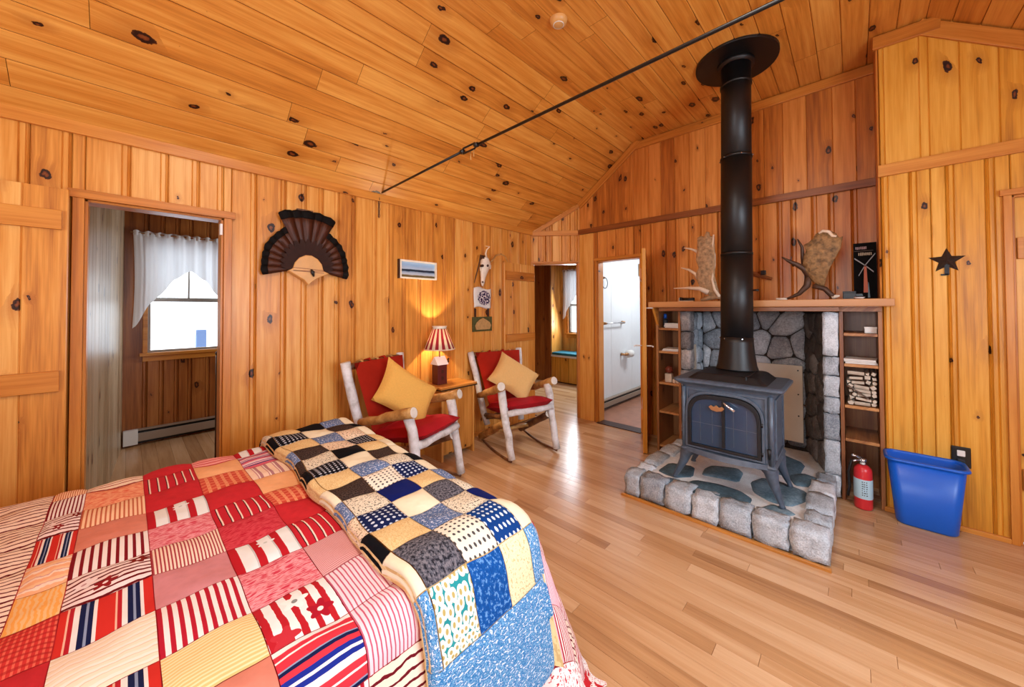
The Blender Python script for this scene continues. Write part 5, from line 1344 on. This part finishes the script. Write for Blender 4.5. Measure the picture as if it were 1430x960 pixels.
# ------------------------------------------------------------------ bed, quilt and folded blanket
BX0, BX1, BY0, BY1, BZ = -1.05, 1.02, .80, 2.36, .60
bd = thing('bed', 'bed with pale mattress under the red patchwork quilt', 'bed', (0,1.63,0))
MB().b2((BX0+.03,BY0+.03,.34),(BX1-.03,BY1-.03,.575)).obj('mattress','sheet',bd,bevel=.05)
MB().b2((BX0+.03,BY0+.04,.14),(BX1-.04,BY1-.04,.335)).obj('box_spring','sheet',bd,bevel=.01)
for x in (BX0+.1,BX1-.1):
    for y in (BY0+.1,BY1-.1): MB().b2((x-.03,y-.03,0),(x+.03,y+.03,.14)).obj('leg','darkwood',bd)
MB().b2((BX0-.04,BY0,.1),(BX0,BY1,1.15)).obj('headboard','table',bd,bevel=.006)
def drape(d, flare=.16, r=.075):
    if d <= 0: return 0, 0
    if d < r*PI/2: return r*math.sin(d/r), r*(1-math.cos(d/r))
    e = d-r*PI/2; return r+e*flare, r+e*math.sqrt(1-flare*flare)
def wr(x, y): return .004*math.sin(x*17+y*5)+.003*math.sin(y*23-x*9)+.0025*math.sin(x*41+y*31)
def Qs(x, y, lift=0):
    """quilt surface: flat x,y lengths -> world"""
    rr = .075
    ex = max(0, x-(BX1-rr)); ey = max(0, (BY0+rr)-y); fy = max(0, y-(BY1-rr))
    bx = min(x, BX1-rr); by = min(max(y, BY0+rr), BY1-rr)
    sy = -ey if ey > 0 else fy
    L = math.hypot(ex, sy)
    if L > 0:
        fold = .10*min(1,L)*(.5+.5*math.sin((x*2.1 if abs(sy) > ex else y*2.1)*6)) if L > .1 else 0
        fl = .17+fold*.9
        if ex > 0 and abs(sy) > 0: fl += .12
        o, dn = drape(L, fl, rr)
        ux, uy = ex/L, sy/L
        bx += ux*(o+lift*(dn/(dn+.03))); by += uy*(o+lift*(dn/(dn+.03)))
        z = BZ-dn+lift*(1-min(1,dn/.1))
        z = max(z, .012)
    else: z = BZ+lift
    return Vector((bx, by, z+wr(x,y)*(1 if L < .1 else .4)))
qt = thing('patchwork_quilt', 'red, white and peach patchwork quilt spread over the bed', 'quilt', (0,1.6,.6))
QX0, QX1, QY0, QY1 = BX0+.02, 1.56, .27, 2.76
b = MB(); b.grid(lambda i,j: Qs(QX0+(QX1-QX0)*i, QY0+(QY1-QY0)*j, -.004), 60, 56); b.obj('backing','red' if False else Q['red'],qt,True)
def cell(parent, x0, x1, y0, y1, mat, surf, flip=False, n=6, puff=.006, name='patch', swap=False):
    b = MB(); g = .001
    def fn(i,j):
        x = x0+g+(x1-x0-2*g)*i; y = y0+g+(y1-y0-2*g)*j
        e = (max(0,16*i*(1-i)*j*(1-j)))**.3
        return surf(x, y, -.001+puff*e)
    b.grid(fn, n, n)
    if swap: b.uv = [[(v,u) for u,v in q] for q in b.uv]
    return b.obj(name, mat, parent, True)
cols = [-.35-.16*3,-.35-.16*2,-.51,-.35,-.19,-.105,.053,.213,.375,.535,.695,.855,1.015,1.175,1.335]
cols = [-1.03,-.87,-.71,-.55,-.37,-.19,-.105,.053,.213,.375,.535,.695,.855,1.015,1.175,1.335,1.48]
rows = [.41,.575,.74,.905,1.07,1.24,1.40,1.56,1.715,1.88,2.05,2.22,2.37,2.53,2.70]
# rows index: 0:.575-.74 1:.74-.905 2:.905-1.07 3:1.07-1.24 4 5 6 7 8 9 10:2.22-2.37 11 12
PAT = {
 -.19: {1:'fine',2:'wave',3:'red',4:'rbasket',5:'orange',6:'peachs',7:'navy',8:'flowerh',9:'bold_d',10:'fine_o'},
 -.105:{1:'red',2:'navy',3:'cream',4:'navy',5:'flowerh',6:'bold_d',7:'salmon',8:'fine_o',9:'odash',10:'hstripe',11:'red'},
 .053: {1:'salmon',2:'yell',3:'bold',4:'rose',5:'fine',6:'pdash',7:'broad',8:'red',9:'rbw',10:'red',11:'bold'},
 .213: {0:'bold',1:'navyh',2:'flower',3:'pdash',4:'broad',5:'rweave',6:'rbw',7:'red',8:'oplaid',9:'peach',10:'pinkh',11:'finep'},
 .375: {0:'wave',1:'finep',2:'finep',3:'rosel',4:'rbw',5:'red',6:'oplaid',7:'peach',8:'creamp',9:'navyp',10:'broad',11:'fine'},
}
names = ['bold','finep','flower','rose','wave','odash','fine','broad','red','bold_d','rbw','pdash']
for ci, (a, c) in enumerate(zip(cols, cols[1:])):
    for ri, (p, q) in enumerate(zip(rows, rows[1:]), -1):
        if a >= .54 and a < .83 and 0 < ri < 10: continue       # under the folded blanket
        key = None
        for k in PAT:
            if abs(k-a) < .002: key = PAT[k].get(ri)
        if a < -.2: key = 'wave' if a > -.6 else names[(ri*5+ci*3)%12]
        if key is None: key = names[(ri*7+ci*4)%12]
        if a > .83: key = ['finep','bold','border','finep','wave','bold','rose','finep','broad','bold','fine','red','bold'][(ri+ci*5)%13]
        cell(qt, a, c, p, q, Q[key], Qs)
# hems
for (xa,xb,ya,yb_) in ((QX0,QX1,QY0,.41),(QX0,QX1,2.70,QY1),(1.48,QX1,.41,2.70)):
    b = MB(); nx = max(2,int((xb-xa)/.05)); ny = max(2,int((yb_-ya)/.05)); b.grid(lambda i,j: Qs(xa+(xb-xa)*i, ya+(yb_-ya)*j, .002), nx, ny)
    b.uv = [[(u*nx*.5,v*ny*.5) for u,v in q] for q in b.uv]; b.obj('hem',Q['border'],qt,True)

bk_ = thing('folded_blanket', 'folded blue, black and cream patchwork blanket laid across the foot of the bed', 'blanket', (.72,1.6,.62))
# cross profile: s (along) -> x , lift
PR = [(-.085,.520,.004),(-.07,.494,.014),(-.052,.492,.026),(-.045,.500,.031),(-.038,.494,.036),(-.022,.500,.050),(-.008,.518,.057),(.0,.532,.055),(.128,.660,.057),(.256,.785,.057),(.36,.888,.053),(.40,.925,.045),(.43,.945,.03),(.45,.95,.01)]
def prof(s):
    for (a,x,l),(c,x2,l2) in zip(PR,PR[1:]):
        if s <= c: k = (s-a)/(c-a); return x+(x2-x)*k, l+(l2-l)*k
    return PR[-1][1], PR[-1][2]
def Bs(s, y, lift=0):
    x, l = prof(s); w = .004*math.sin(y*9.3)+.003*math.sin(y*21+s*8)
    xo = x+.010*math.sin(y*11)*(1 if s < .01 else .4)+.012*math.sin(y*4.1)
    return Qs(xo, y, l+lift+w*min(1,l/.03))
b = MB(); YB0, YB1 = .42, 2.56
b.grid(lambda i,j: Bs(-.085+.530*i, YB0+(YB1-YB0)*j, -.004), 30, 60); b.grid(lambda i,j: Bs(-.082+.526*i, YB0+(YB1-YB0)*j, -.004-.045*min(1,max(0,i*(1-i)*30))), 12, 40); b.obj('backing',Q['tan'],bk_,True)
sc_ = [-.085,-.006,.118,.246,.358,.442]
G = [ # per row from near: [side, col1, col2, col3, right]
 ['bluef','bluef','bluef','bluef','bluef'],
 ['bluef','daisy','blue_s','creamy','bluef'],
 ['creamb','grey','whited','blued','creamb'],
 ['black','tan','slate','whitef','navy_s'],
 ['pinkf','navyd','creamb','grey','whitef'],
 ['slate','whitef','navy_s','tan','slate'],
 ['creamb','brown','whited','navyd','creamb'],
 ['tan','tan','slate','whitef','black'],
 ['black','blackd','creamb','brown','creamb'],
 ['brown','whitef','black','tan','creamb'],
 ['slate','brown','pinkf','blackd','tan'],
 ['tan','tan','slate','pinkf','creamb'],
 ['black','blackd','creamb','brown','black'],
 ['whitef','tan','black','slate','creamb'],
 ['black','brown','whitef','navyd','tan'],['tan','tan','slate','creamb','tan']]
yr = [.42,.685,.812,.94,1.067,1.19,1.315,1.438,1.565,1.692,1.82,1.945,2.07,2.195,2.32,2.44,2.56]
for r, (p, q) in enumerate(zip(yr, yr[1:])):
    if r == 0:
        b_ = cell(bk_, sc_[0], sc_[-1], p, q, Q['bluef2'], Bs, n=22, puff=.007, name='border'); continue
    for c, (a, d) in enumerate(zip(sc_, sc_[1:])):
        cell(bk_, a, d, p, q, Q[G[r][c]], Bs, n=8 if c in (0,) or r < 3 else 6, puff=.007)
for o_ in list(COL.objects):
    if o_.type == 'MESH' and o_.parent is None and 'kind' not in o_ and 'label' not in o_: struct(o_)
